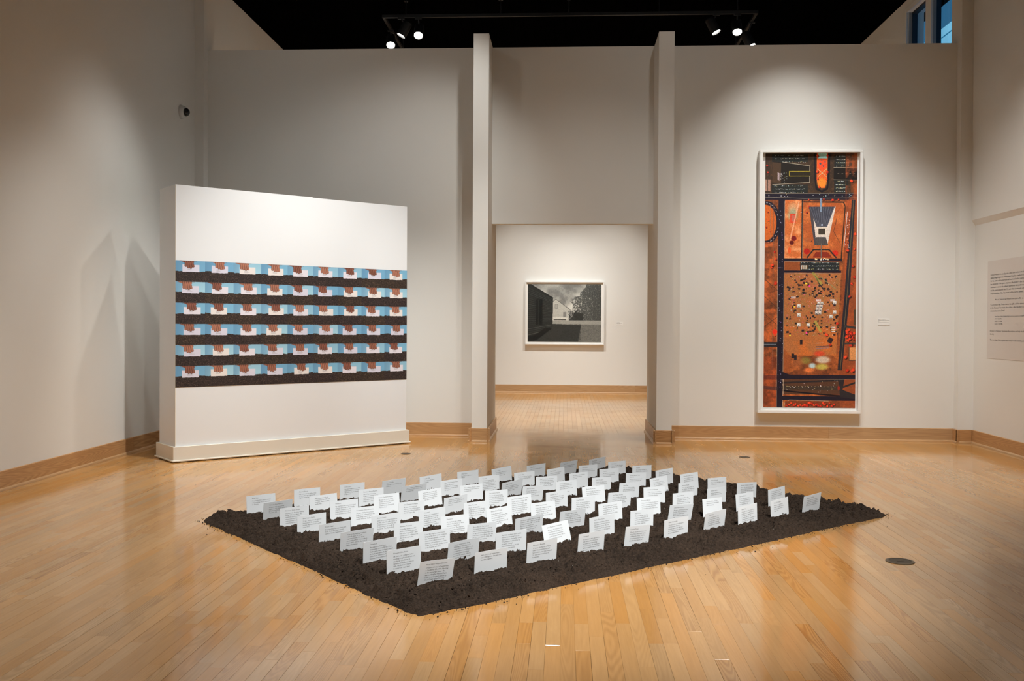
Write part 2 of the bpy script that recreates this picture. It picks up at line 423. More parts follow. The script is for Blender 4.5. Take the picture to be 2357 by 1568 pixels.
class Paint:
    def __init__(s, w, h, S=1.0):
        s.S = S; s.w, s.h = int(w * S), int(h * S); s.a = np.zeros((s.h, s.w, 3))
        s.Y, s.X = np.mgrid[0:s.h, 0:s.w]; s.X = (s.X + .5) / S; s.Y = (s.Y + .5) / S
    def blend(s, m, c, sl=None):
        if sl is None: s.a += (np.array(c) / 255. - s.a) * m[..., None]
        else: s.a[sl] += (np.array(c) / 255. - s.a[sl]) * m[..., None]
    def win(s, x0, y0, x1, y1):
        S = s.S; i0, i1 = max(0, int(y0 * S) - 2), min(s.h, int(y1 * S) + 3); j0, j1 = max(0, int(x0 * S) - 2), min(s.w, int(x1 * S) + 3)
        return (slice(i0, max(i0, i1)), slice(j0, max(j0, j1)))
    def rect(s, x0, y0, x1, y1, c, al=1, rot=0):
        cx, cy, hw, hh = (x0 + x1) / 2, (y0 + y1) / 2, (x1 - x0) / 2, (y1 - y0) / 2; r = math.hypot(hw, hh)
        sl = s.win(cx - r, cy - r, cx + r, cy + r) if rot else s.win(x0, y0, x1, y1)
        X, Y = s.X[sl] - cx, s.Y[sl] - cy
        if rot: X, Y = X * math.cos(rot) + Y * math.sin(rot), -X * math.sin(rot) + Y * math.cos(rot)
        m = np.clip((hw - abs(X)) * s.S + .5, 0, 1) * np.clip((hh - abs(Y)) * s.S + .5, 0, 1)
        s.blend(m * al, c, sl)
    def disc(s, x, y, r, c, al=1, soft=.5, ry=None):
        ry = ry or r; sl = s.win(x - r - soft, y - ry - soft, x + r + soft, y + ry + soft)
        d = np.hypot((s.X[sl] - x) / r, (s.Y[sl] - y) / ry)
        s.blend((1 - sstep(1 - soft / max(r, .5), 1 + soft / max(r, .5) * .5, d)) * al, c, sl)
    def line(s, pts, wd, c, al=1):
        for (x0, y0), (x1, y1) in zip(pts[:-1], pts[1:]):
            sl = s.win(min(x0, x1) - wd, min(y0, y1) - wd, max(x0, x1) + wd, max(y0, y1) + wd)
            X, Y = s.X[sl], s.Y[sl]; dx, dy = x1 - x0, y1 - y0; l2 = dx * dx + dy * dy + 1e-9
            t = np.clip(((X - x0) * dx + (Y - y0) * dy) / l2, 0, 1)
            d = np.hypot(X - x0 - t * dx, Y - y0 - t * dy)
            s.blend(np.clip((wd / 2 - d) * s.S + .5, 0, 1) * al, c, sl)
    def poly(s, pts, c, al=1):
        xs, ys = [p[0] for p in pts], [p[1] for p in pts]; sl = s.win(min(xs), min(ys), max(xs), max(ys))
        X, Y = s.X[sl], s.Y[sl]; ins = np.zeros(X.shape, bool)
        for (x0, y0), (x1, y1) in zip(pts, pts[1:] + pts[:1]):
            if y0 != y1: ins ^= ((Y < y0) != (Y < y1)) & (X < (x1 - x0) * (Y - y0) / (y1 - y0) + x0)
        s.blend(ins * float(al), c, sl)
    def tint(s, n, c, al): s.blend(np.clip(n, 0, 1) * al, c)
    def image(s, name):
        im = bpy.data.images.new(name, s.w, s.h); px = np.ones((s.h, s.w, 4), np.float32); px[..., :3] = np.clip(s.a, 0, 1)[::-1]
        im.pixels.foreach_set(px.ravel()); im.update(); im.pack(); return im
def print_mat(name, im, rough=.5, gain=1.0):
    m, nt, b = new_mat(name); t = N(nt, 'ShaderNodeTexImage'); t.image = im
    hs = N(nt, 'ShaderNodeHueSaturation'); hs.inputs['Value'].default_value = gain
    nt.links.new(t.outputs[0], hs.inputs['Color']); nt.links.new(hs.outputs[0], b.inputs['Base Color'])
    b.inputs['Roughness'].default_value = rough; b.inputs['Specular IOR Level'].default_value = .3
    return m

# mural: 9 x 6 photographs of a hand pressing a card into soil
TW, TH = 118, 96
mur = Paint(9 * TW, 6 * TH)
g2 = np.random.default_rng(5)
for r_ in range(6):
    for c_ in range(9):
        t = Paint(TW, TH); X, Y = t.X, t.Y
        k = g2.random(6)
        base = np.array([[150, 196, 218], [128, 184, 214], [164, 208, 226], [118, 172, 206]][int(k[0] * 4)], float) / 255
        t.a[:] = base
        t.blend((1 - sstep(0, 75, X + .35 * Y)) * .55, (84, 128, 166))
        t.tint(1 - sstep(0, 60, X) * sstep(-20, 50, Y), (110, 160, 196), .3)
        hor = 47 + 5 * (k[1] - .5) + 2.6 * (vnoise(1, TW, 14, 3, int(k[2] * 1e6))[0] - .5)[None] * 2
        soil = sstep(-1, 1, Y - hor)
        nz = vnoise(TH, TW, 3.2, 2, int(k[3] * 1e6)); n2 = g2.random((TH, TW))
        dark = np.array([40, 33, 32]) if k[4] < .6 else np.array([44, 36, 31])
        sc_ = (dark[None, None] * (.7 + 1.1 * nz[..., None]))
        sc_ = sc_ + (n2 > .955)[..., None] * np.array([70, 52, 40]) + (n2 > .992)[..., None] * np.array([70, 62, 56])
        t.a += (sc_ / 255 - t.a) * soil[..., None]
        # card
        cx = 62 + 10 * (k[5] - .5); cy = 36 + 4 * (g2.random() - .5); ro = .05 * (g2.random() - .5)
        cw, ch = 34, 17
        bot = cy + ch - 1 + 2.2 * (vnoise(1, TW, 7, 2, int(k[1] * 1e6))[0] - .5)[None]
        xr = X - cx + ro * (Y - cy); yr = Y - cy - ro * (X - cx)
        m = np.clip(cw - abs(xr) + .5, 0, 1) * np.clip(yr + ch + .5, 0, 1) * np.clip(bot - Y + .5, 0, 1)
        t.blend(m, [(226, 222, 232), (232, 226, 224), (214, 212, 228)][int(k[0] * 2.99)])
        for q in range(3 + int(k[2] * 3)):
            ln = 12 + 14 * g2.random(); y0 = cy - 1 + q * 2.6
            t.rect(cx - 14, y0, cx - 14 + (8 if q == 0 else ln), y0 + 1.0, (150, 146, 152), .75)
        # hand coming down from the top edge, four fingers and the side of the palm
        hx = cx - 8 + 16 * (g2.random() - .5); sk = [(150, 98, 80), (168, 112, 92), (134, 84, 70)][int(g2.random() * 3)]
        skd = tuple(int(v * .58) for v in sk); skl = tuple(min(255, int(v * 1.22)) for v in sk)
        sl_ = 22 + 12 * g2.random()
        t.poly([(hx - sl_ - 12, -2), (hx + 18, -2), (hx + 21, 8), (hx + 4, 13), (hx - 12, 12)], sk)
        tip0 = cy - ch + 8
        for q, (dx, dl) in enumerate([(-13, -3), (-3, 1), (7, 2.5), (16, -1)]):
            x0, x1 = hx + dx * .8 - 4, hx + dx; y1 = tip0 + dl + 3 * g2.random()
            t.line([(x0, 0), ((x0 + x1) / 2 + 1, y1 * .55), (x1, y1)], 10.5, skd)
            t.line([(x0 + .6, -1), ((x0 + x1) / 2 + 1.4, y1 * .55), (x1 + .3, y1 - .6)], 8.2, sk)
            t.line([(x0 + 1.5, 0), ((x0 + x1) / 2 + 2.2, y1 * .5)], 2.6, skl, .5)
            t.disc(x1 + .3, y1 + 1.2, 2.2, skl, .6, 1.0)
        t.blend((1 - sstep(0, 7, Y)) * (abs(X - hx + 4) < 34) * .25, skd)
        mur.a[r_ * TH:(r_ + 1) * TH, c_ * TW:(c_ + 1) * TW] = t.a
IM_MURAL = mur.image('hand_and_card_print')

# tall aerial picture: a generic town seen straight down in false colour
A = Paint(211, 587, 2.0); hh, ww = A.h, A.w
A.a[:] = np.array([150, 80, 44]) / 255
n1, n2, n3 = vnoise(hh, ww, 60, 5, 1), vnoise(hh, ww, 26, 5, 2), vnoise(hh, ww, 9, 4, 3)
A.tint((n1 - .35) * 3, (96, 54, 34), .8); A.tint((n2 - .52) * 5, (196, 108, 52), .7); A.tint((n3 - .55) * 5, (70, 40, 30), .55)
ga = np.random.default_rng(9)
def specks(x0, y0, x1, y1, n, cols, s=(.6, 1.6), al=.95, horiz=False):
    for _ in range(n):
        x, y = ga.uniform(x0, x1), ga.uniform(y0, y1)
        if horiz: y = y0 + round((y - y0) / 7.5) * 7.5 + ga.uniform(-.8, .8)
        a_, b_ = ga.uniform(*s), ga.uniform(*s); A.rect(x - a_ / 2, y - b_ / 2, x + a_ / 2, y + b_ / 2, cols[ga.integers(len(cols))], al)
def trees(pts, r=(2.5, 5)):
    for x, y in pts:
        rr = ga.uniform(*r); A.disc(x + 1.2, y + 1.4, rr, (40, 20, 18), .8)
        c = [(200, 48, 28), (224, 64, 34), (176, 36, 24)][ga.integers(3)]
        for _ in range(5): A.disc(x + ga.uniform(-.5, .5) * rr, y + ga.uniform(-.5, .5) * rr, rr * .6, c, .9)
        A.disc(x - .8, y - .8, rr * .35, (246, 100, 56), .6)
WHT = [(236, 236, 240), (210, 206, 220), (170, 200, 200), (200, 190, 120)]
DK = (26, 23, 29); RD = (31, 27, 40); GR = (36, 39, 38); LT = (168, 158, 140)
A.rect(0, 0, 211, 107, (58, 44, 34)); A.tint((n3 - .5) * 4 * (A.Y < 107), (100, 70, 46), .6)
for rc in ((15, 2, 98, 20), (15, 72, 98, 92), (158, 4, 198, 32), (158, 62, 190, 92)):
    A.rect(*rc, GR); specks(rc[0] + 4, rc[1] + 3, rc[2] - 6, rc[3] - 2, 110, WHT, horiz=True)
A.poly([(17, 18), (40, 20), (102, 29), (102, 67), (60, 70), (17, 70)], (30, 25, 22)); A.line([(40, 20), (102, 29), (102, 67), (17, 72)], 1.2, LT)
A.poly([(17, 20), (36, 22), (36, 68), (17, 68)], (72, 54, 40)); A.rect(54, 41, 103, 53, (40, 34, 22)); A.line([(103, 41.5), (55, 41.5), (55, 52.5), (103, 52.5)], 1.2, (178, 160, 50))
for q in range(8): A.rect(28, 45 + q * 2.2, 33, 46.2 + q * 2.2, (225, 210, 225), .9, .5)
specks(34, 45, 50, 68, 26, WHT); A.rect(157, 33, 211, 61, (26, 23, 22)); A.line([(157, 33), (211, 34)], 1.2, LT); A.line([(157, 61), (211, 62)], 1.0, LT)
for x in range(166, 206, 9): A.line([(x, 47), (x + 3, 47)], .8, LT)
A.rect(199, 4, 211, 32, (112, 62, 34)); A.rect(196, 62, 211, 90, (100, 58, 34)); A.rect(0, 60, 12, 86, (156, 120, 104)); A.line([(5, 60), (5, 86)], 2, (60, 50, 44))
for xx in (113, 147): A.line([(xx, 0), (xx + (2 if xx < 130 else -2), 60), (xx + (5 if xx < 130 else -5), 82), (130, 88)], 4.5, DK)
A.poly([(118, 0), (143, 0), (142, 60), (137, 80), (122, 80), (118, 60)], (214, 92, 40)); A.rect(121, 0, 141, 12, (150, 205, 205)); A.disc(131, 26, 11, (228, 70, 40), .85, 4, 14)
A.disc(130, 68, 12, (226, 140, 44), .8, 5); A.line([(120, 36), (140, 54)], .9, (190, 190, 150)); A.line([(141, 36), (121, 54)], .9, (190, 190, 150))
for x, y, r_ in ((126, 24, 2.4), (133, 30, 2), (137, 20, 1.6), (129, 17, 1.5)): A.disc(x, y, r_, (70, 84, 96))
trees([(119, 6), (142, 6), (119, 42), (142, 44), (120, 58), (141, 60), (124, 78), (198, 64), (4, 28), (6, 44)], (2, 4))
A.rect(0, 93, 211, 107, RD); A.line([(0, 92), (211, 92)], 1, LT); A.line([(0, 101), (90, 104), (211, 103)], 1.3, (130, 122, 108)); specks(4, 94, 207, 100, 16, WHT, (1, 2.4))
# left loop road and avenue
A.disc(4, 160, 32, RD, 1, 1, 50); A.disc(1, 160, 26, (196, 96, 40), 1, 1, 42); A.line([(12, 118), (14, 205)], 2, (150, 110, 90), .6); trees([(6, 135), (8, 155), (3, 170), (12, 180)], (1, 2))
for q in range(14):
    an = -1.5 + q * .22; A.rect(3 + 29 * math.cos(an) - 1, 160 + 46 * math.sin(an) - 2, 3 + 29 * math.cos(an), 160 + 46 * math.sin(an) + 2, (220, 220, 226), .9, an)
A.poly([(31, 107), (47, 107), (45, 300), (44, 520), (44, 587), (31, 587), (31, 300)], RD); A.line([(45.5, 110), (44.6, 587)], .9, LT); A.line([(30.5, 200), (30.5, 587)], .9, LT)
specks(33, 118, 43, 540, 60, [(200, 200, 230), (160, 120, 200)], (.8, 1.8))
A.rect(46, 107, 85, 243, (196, 104, 54)); A.tint((n2 - .42) * 4 * ((A.X > 46) & (A.X < 85) & (A.Y > 107) & (A.Y < 243)), (230, 160, 110), .8)
A.disc(64, 126, 14, (206, 176, 140), .55, 8); A.disc(64, 142, 12, (120, 170, 150), .6, 8, 16); A.rect(58, 139, 71, 160, (206, 70, 46)); A.rect(61, 143, 68, 157, (184, 100, 84))
A.line([(78, 112), (58, 200)], 3, (236, 190, 160), .6); A.disc(67, 196, 6, (116, 28, 30)); A.disc(62, 206, 5, (90, 24, 26)); A.disc(57, 224, 4, (222, 92, 44), 1, 1, 8)
specks(83, 120, 86, 196, 24, WHT, (.7, 1.8))
A.line([(85.5, 106), (85.5, 243)], 2.4, DK); A.line([(87, 112), (87, 243)], .8, LT); A.rect(88, 112, 186, 243, (170, 86, 44)); A.tint((n2 - .45) * 4 * ((A.X > 88) & (A.X < 186) & (A.Y > 112) & (A.Y < 243)), (204, 116, 60), .8)
A.line([(89, 112), (180, 113), (184, 122), (176, 243)], 2.6, (52, 40, 34)); trees([(100, 107), (134, 106), (155, 107), (168, 107), (96, 136), (102, 124), (97, 226), (163, 229), (106, 200)], (2, 4)); A.disc(97, 226, 7, (170, 34, 28)); A.disc(162, 230, 7, (196, 44, 30))
A.poly([(101, 123), (162, 123), (144, 212), (116, 212)], (208, 196, 186)); A.poly([(101, 123), (108, 123), (119, 212), (114, 212)], (70, 66, 72)); A.poly([(101, 123), (160, 123), (143, 169), (119, 169)], (62, 64, 76))
for q in range(10): A.line([(104 + q * 6.0, 124), (120.5 + q * 2.5, 168)], .7, (124, 128, 140), .8)
A.rect(126, 103, 131, 135, (122, 138, 160)); A.disc(131, 165, 2, (210, 225, 255)); A.rect(121, 171, 141, 188, (216, 206, 190)); A.rect(123, 173, 139, 187, (66, 58, 50))
A.poly([(118, 193), (140, 193), (146, 212), (113, 212)], (78, 74, 74))
for q in range(6): A.line([(119 + q * 4, 194), (116 + q * 5.6, 211)], .6, (40, 40, 44))
A.line([(98, 240), (112, 222), (148, 222), (164, 240)], 3, (44, 38, 40)); A.poly([(110, 240), (118, 227), (144, 227), (156, 240)], (128, 44, 30)); A.line([(130, 208), (130, 270)], 2.2, (104, 98, 92))
A.line([(165, 150), (158, 180), (172, 205)], .9, (60, 40, 36)); A.disc(101, 200, 8, (150, 110, 80), .6, 1, 5); A.disc(101, 200, 6.6, (168, 86, 46), 1, 1, 4)
A.rect(44, 242, 178, 249, RD); specks(104, 242, 150, 246, 10, [(240, 220, 170), (236, 236, 240)], (2, 4)); A.rect(46, 250, 78, 270, (140, 74, 40)); A.rect(82, 250, 172, 270, (38, 42, 44)); specks(84, 252, 170, 268, 140, WHT, horiz=True)
for q in range(6): A.rect(85 + q * 2.4, 258, 86.4 + q * 2.4, 267, [(230, 226, 220), (220, 150, 70)][q % 2])
A.rect(44, 270, 176, 275, RD); A.line([(47, 249), (172, 251)], .8, LT); A.line([(47, 276), (176, 277)], .8, LT)
# left margin below the loop: dry ground, tracks
A.tint((n2 - .4) * 4 * ((A.X < 30) & (A.Y > 205)), (196, 96, 50), .7); A.line([(20, 110), (20, 500)], 1.6, (120, 84, 70), .7)
for y in (290, 330, 370, 400): A.line([(0, y), (30, y + (26 if y % 20 else -22))], 1.2, (60, 44, 38), .8)
trees([(23, 227), (26, 244), (16, 262), (18, 258), (25, 300), (26, 420)], (2.4, 5)); A.disc(25, 412, 6, (232, 54, 34)); A.rect(0, 436, 31, 447, (40, 40, 46)); A.line([(0, 441), (28, 441)], 1.0, (150, 160, 170))
# encampment
A.poly([(46, 278), (176, 278), (166, 466), (60, 466), (46, 450)], (168, 104, 60)); A.tint((n2 - .48) * 5 * ((A.X > 46) & (A.X < 172) & (A.Y > 278) & (A.Y < 420)), (140, 112, 66), .35)
A.tint((n1 - .4) * 4 * ((A.X > 46) & (A.X < 168) & (A.Y > 400) & (A.Y < 468)), (196, 106, 48), .8)
specks(52, 280, 166, 420, 900, [(180, 60, 70), (206, 84, 60), (150, 60, 120), (200, 200, 210), (226, 90, 150), (120, 130, 90), (90, 60, 44)], (.5, 1.7))
for _ in range(150):
    x, y = ga.uniform(50, 168), ga.uniform(278, 330) if ga.random() < .55 else ga.uniform(330, 420)
    s_ = ga.uniform(2, 6), ga.uniform(2, 5); A.rect(x, y, x + s_[0], y + s_[1], [(36, 30, 38), (46, 38, 40), (30, 28, 30)][ga.integers(3)], .95, ga.uniform(-.5, .5))
for x, y in ((76, 348), (76, 392), (76, 369), (98, 392), (158, 340), (150, 372), (158, 362)):
    A.rect(x, y, x + 8, y + 8, (196, 194, 190)); A.poly([(x, y), (x + 8, y), (x + 4, y + 4)], (232, 232, 230)); A.poly([(x, y + 8), (x + 8, y + 8), (x + 4, y + 4)], (140, 138, 138))
for q in range(4):
    for p_ in range(2):
        x, y = 117 + p_ * 7.5 + (3 - q) * 1.6, 342 + q * 7.5; A.rect(x, y, x + 7, y + 7, (176, 172, 170)); A.poly([(x, y), (x + 7, y), (x + 3.5, y + 3.5)], (222, 220, 218)); A.poly([(x, y + 7), (x + 7, y + 7), (x + 3.5, y + 3.5)], (110, 106, 106))
for q in range(5): A.rect(155, 400 + q * 2.4, 164, 401.6 + q * 2.4, [(230, 228, 232), (226, 150, 60)][q % 2])
for x, y in ((62, 330), (120, 336), (152, 336)):
    for q in range(5): A.rect(x + q * 2.2, y, x + 1.5 + q * 2.2, y + 5, (220, 216, 226), .9)
for x, y, c in ((70, 354, (230, 190, 60)), (96, 300, (220, 210, 60)), (104, 306, (236, 60, 150)), (98, 414, (236, 60, 160)), (60, 420, (230, 200, 70))): A.disc(x, y, 2.2, c)
A.line([(116, 282), (126, 300), (138, 316)], 2.4, (40, 36, 48)); A.line([(112, 276), (130, 300)], 6, (150, 156, 70), .6); A.line([(118, 388), (130, 410)], 6, (160, 164, 80), .7); A.line([(120, 278), (164, 312)], 2, (130, 140, 100), .7)
for x0, x1, y in ((112, 128, 460.5), (112, 140, 470), (112, 140, 474)): A.line([(x0, y), (x1, y - 1)], 1.4, (176, 168, 160), 0)
A.line([(120, 465 - 27), (136, 437)], 1.2, LT); A.line([(120, 446), (150, 444)], 1.4, (70, 60, 80)); A.line([(120, 450), (150, 448)], 1.2, (120, 110, 140)); A.rect(147, 425, 158, 437, (44, 34, 40), 1, .5)
A.disc(128, 462, 14, (206, 66, 44), .8, 8, 7); A.disc(136, 476, 18, (214, 206, 190), .8, 8, 9); A.disc(112, 490, 9, (176, 214, 226), .85, 5, 7); A.disc(134, 492, 16, (192, 190, 90), .8, 9, 8); A.disc(96, 478, 14, (146, 150, 70), .6, 8, 9); A.disc(104, 500, 12, (236, 130, 70), .8, 7, 6); A.disc(78, 482, 14, (170, 100, 60), .6, 8)
for x, y in ((64, 462), (83, 430), (70, 466)): A.rect(x, y, x + 6, y + 11, (44, 36, 40))
trees([(153, 442), (144, 418), (168, 392)], (3, 4)); A.rect(46, 466, 60, 506, (150, 80, 44))
# right-hand road and margin
A.poly([(187, 107), (211, 107), (211, 587), (176, 587), (176, 470), (178, 300)], (138, 70, 40)); A.tint((n2 - .45) * 4 * (A.X > 184), (176, 84, 44), .7)
A.poly([(199, 107), (207, 107), (196, 330), (180, 500), (170, 500), (184, 330)], (40, 38, 46)); A.line([(203, 107), (190, 330), (176, 500)], .8, (140, 120, 70)); A.line([(189, 135), (182, 215)], 1.4, (214, 196, 190)); specks(184, 140, 194, 220, 60, [(200, 60, 40), (220, 200, 200), (60, 30, 30)], (1, 2.4))
trees([(208, 185), (206, 220), (203, 260), (206, 285), (190, 225), (200, 300), (196, 330), (190, 410), (200, 440), (208, 470), (192, 500), (205, 500), (188, 470), (202, 515)], (2.5, 5)); 
trees([(190 + ga.uniform(0, 19), 404 + ga.uniform(0, 28)) for _ in range(16)], (2.2, 4.4))
A.rect(196, 447, 211, 476, (204, 140, 86)); A.line([(196, 447), (196, 477), (211, 477)], 1.6, (70, 62, 54)); A.line([(186, 398), (211, 402)], 5, (56, 54, 54)); A.line([(186, 438), (211, 438)], 4, (60, 58, 56)); A.rect(206, 360, 211, 396, (70, 58, 44))
# lower crossing
A.rect(44, 511, 211, 521, RD); A.poly([(44, 505), (60, 511), (44, 521)], RD); A.line([(44, 522), (211, 520)], .9, LT); A.rect(46, 521, 176, 556, (84, 56, 42)); A.line([(44, 530), (175, 523)], 4, (46, 40, 42)); A.line([(46, 541), (176, 541)], 9, (62, 52, 46)); A.line([(46, 548), (130, 556), (211, 561)], 3, DK)
for q in range(14): A.rect(58 + q * 7.5, 537.5, 59.4 + q * 7.5, 538.8, (236, 206, 150))
specks(50, 523, 170, 552, 26, WHT, (1, 2)); A.rect(44, 560, 211, 570, RD); A.poly([(172, 521), (186, 521), (182, 545), (211, 556), (211, 566), (176, 562)], (44, 40, 44)); A.disc(173, 541, 3, (140, 40, 30), 1, 1, 6); A.line([(180, 540), (211, 528)], 4, (46, 40, 42))
A.line([(46, 587), (50, 576), (60, 569), (150, 571)], 1.0, LT); A.rect(50, 572, 176, 587, (120, 60, 36)); trees([(54 + q * 5.2, 579 + ga.uniform(-3, 5)) for q in range(22)], (2.4, 4)); A.line([(46, 523), (46, 556)], 1.2, LT); A.rect(0, 512, 31, 523, (80, 40, 40), .7); A.line([(0, 541), (31, 543)], 8, (56, 48, 54), .8); A.line([(29, 512), (29, 548)], 1.0, LT)
A.tint((A.X < 31) * (A.Y > 470) * .5, (130, 50, 34), .6)
A.a *= (.86 + .3 * vnoise(hh, ww, 2.5, 2, 77))[..., None]
IM_AERIAL = A.image('aerial_print')

# black and white landscape picture in the far room
B = Paint(250, 196, 1.4); hh, ww = B.h, B.w
B.a[:] = 140 / 255; cl = vnoise(hh, ww, 70, 5, 21)
B.tint((cl - .42) * 4.5, (206, 206, 204), .9); B.tint((.45 - cl) * 4, (84, 86, 88), .8); B.tint(1 - B.Y / 70, (92, 94, 96), .45); B.tint((B.Y - 40) / 60 * (cl > .4), (224, 224, 222), .45)
tn, tm = vnoise(hh, ww, 3.6, 3, 31), vnoise(hh, ww, 40, 3, 32)
edge = 168 + 22 * (B.Y < 40) - (B.Y - 40) * .25 + 46 * (tm - .5)
B.tint(((B.X > edge) & (B.Y < 132)) * sstep(.30, .52, tn + (B.X - 170) / 260), (58, 60, 60), .92); B.tint(((B.X > edge) & (B.Y < 132)) * sstep(.6, .75, tn), (134, 136, 134), .6)
for q in range(16): B.line([(180 + q * 5, 130), (178 + q * 4.4 + ga.uniform(-8, 8), ga.uniform(5, 60))], .8, (50, 52, 52), .7)
B.tint(((B.Y > 96 + 10 * (tm - .5)) & (B.Y < 124) & (B.X > 140) & (B.X < 190)) * 1.0, (40, 42, 42), .9)
B.rect(0, 122, 250, 196, (112, 112, 110)); B.tint((vnoise(hh, ww, 3, 3, 40) - .35) * 2 * (B.Y > 122), (76, 77, 76), .8); B.tint((B.Y > 122) * (B.Y < 136) * 1.0, (170, 170, 168), .6)
B.poly([(80, 134), (182, 138), (172, 196), (0, 196), (0, 150)], (52, 54, 54)); B.tint((vnoise(hh, ww, 2.4, 2, 44) - .4) * 2 * (B.Y > 134) * (B.X < 182), (26, 28, 28), .7)
B.poly([(84, 60), (96, 51), (142, 84), (141, 118), (84, 118)], (172, 172, 170)); B.line([(84, 60), (96, 51), (143, 85)], 1.6, (70, 70, 70))
for y in range(62, 118, 4): B.line([(85, y), (140, y + 2)], .5, (140, 140, 140), .7)
B.rect(93, 68, 102, 82, (150, 150, 150)); B.line([(93, 68), (102, 68), (102, 82), (93, 82), (93, 68)], .8, (90, 90, 90)); B.rect(121, 94, 131, 112, (120, 120, 120)); B.rect(84, 112, 136, 118, (196, 196, 194)); B.rect(88, 118, 130, 121, (50, 50, 50))
for q in range(40): B.line([(150, 112), (150 + ga.uniform(-14, 22), 100 + ga.uniform(-18, 20))], 1.2, [(30, 30, 30), (50, 52, 52), (150, 150, 150)][ga.integers(3)])
B.poly([(0, 0), (10, 0), (86, 47), (85, 130), (82, 150), (60, 146), (30, 172), (0, 178)], (34, 37, 37))
for y in range(8, 170, 7): B.line([(0, y + 4), (84, y * .62 + 46)], 1.0, (92, 95, 94) if (y // 7) % 3 else (130, 132, 130), .55 * ga.random() + .2)
B.line([(8, 0), (87, 47)], 2.4, (24, 26, 26)); B.rect(28, 50, 50, 138, (20, 23, 23)); B.line([(36, 52), (36, 138)], 1, (60, 62, 62)); B.poly([(0, 178), (30, 170), (60, 146), (84, 150), (70, 160), (30, 190), (0, 196)], (22, 24, 24))
B.a *= (.9 + .2 * np.random.default_rng(4).random((hh, ww)))[..., None]
B.a[..., 2] *= .97
IM_BARN = B.image('landscape_print')
M_MURAL = print_mat('mural_print', IM_MURAL, .6)
M_AERIAL = print_mat('aerial_print', IM_AERIAL, .45, 1.35)
M_BARN = print_mat('landscape_print', IM_BARN, .5, 1.3)
def uv_quad_box(name, P0, ex, ez, nrm, w_, h_, t_, uv, mat, parent, edge=None):
    """thin panel: lower-left front corner P0, front face mapped to uv = (u0, v0, u1, v1)"""
    P0, ex, ez, nrm = Vector(P0), Vector(ex), Vector(ez), Vector(nrm)
    f = [P0, P0 + ex * w_, P0 + ex * w_ + ez * h_, P0 + ez * h_]; bk = [p - nrm * t_ for p in f]
    o = mesh_obj(name, f + bk, [(0, 1, 2, 3), (4, 7, 6, 5), (0, 4, 5, 1), (1, 5, 6, 2), (2, 6, 7, 3), (3, 7, 4, 0)], mat, parent)
    ul = o.data.uv_layers.new(name='UVMap')
    co = [(uv[0], uv[1]), (uv[2], uv[1]), (uv[2], uv[3]), (uv[0], uv[3])]
    for i in range(4): ul.data[i].uv = co[i]
    for i in range(4, 24): ul.data[i].uv = (uv[0] + .001, uv[1] + .001)
    if edge:
        o.data.materials.append(edge)
        for p in o.data.polygons[1:]: p.material_index = 1
    return o

# ------------------------------------------------------------------ free-standing partition with the photo mural
TH_ = 0.7218
E_ = Vector((math.cos(TH_), math.sin(TH_), 0)); B_ = Vector((-math.sin(TH_), math.cos(TH_), 0)); UP = Vector((0, 0, 1))
PA, PL, PT, PZ = Vector((-3.7527, 9.1248, 0)), 2.6173, 0.4533, 2.6864
part = thing('display_partition', 'free-standing white partition wall on a white plinth board, carrying the photo mural', 'partition', PA, TH_)
bm = bmesh.new(); bm_box(bm, (0, 0, .012), (PL, PT, PZ - .005)); bm_box(bm, (0, .0, PZ - .005), (1.447, PT, PZ))
body = bm_obj('panel_body', bm, M_PART, part)
bm = bmesh.new(); bm_box(bm, (-.0015, -.002, .1525), (.0035, .004, PZ), None); bm_obj('corner_bead', bm, M_PLINTH, part)
o_ = .0267
for nm, a, b in (('plinth_board', (-o_, -o_, .008), (PL + o_, -.001, .1525)), ('plinth_board', (-o_, PT + .001, .008), (PL + o_, PT + o_, .1525)),
                 ('plinth_board', (-o_, -.001, .008), (-.001, PT + .001, .1525)), ('plinth_board', (PL + .001, -.001, .008), (PL + o_, PT + .001, .1525))):
    box(nm, a, b, M_PLINTH, part, .002)
s_ = o_ + .013
for nm, a, b in (('shoe_moulding', (-s_, -s_, .008), (PL + s_, -o_, .024)), ('shoe_moulding', (-s_, -o_, .008), (-o_, PT + s_, .024)), ('shoe_moulding', (PL + o_, -o_, .008), (PL + s_, PT + s_, .024))):
    box(nm, a, b, M_PLINTH, part, .004)
for x in (.03, PL / 2, PL - .05):
    for y in (.03, PT - .06):
        box('foot', (x, y, 0), (x + .04, y + .03, .013), M_METAL, part)
mural = thing('photo_mural', 'wide photo mural of hands pressing white cards into dark soil, pasted on the white partition', 'mural', PA + UP * .727, TH_)
TWm, THm = PL / 9, (1.957 - .727) / 6
for r_ in range(6):
    for c_ in range(9):
        uv_quad_box('photograph', (c_ * TWm + .0001, -.0035 - .0003 * random.random(), (5 - r_) * THm + .0001), (1, 0, 0), (0, 0, 1), (0, -1, 0), TWm - .0002, THm - .0002, .002,
                    (c_ / 9, (5 - r_) / 6, (c_ + 1) / 9, (6 - r_) / 6), M_MURAL, mural)

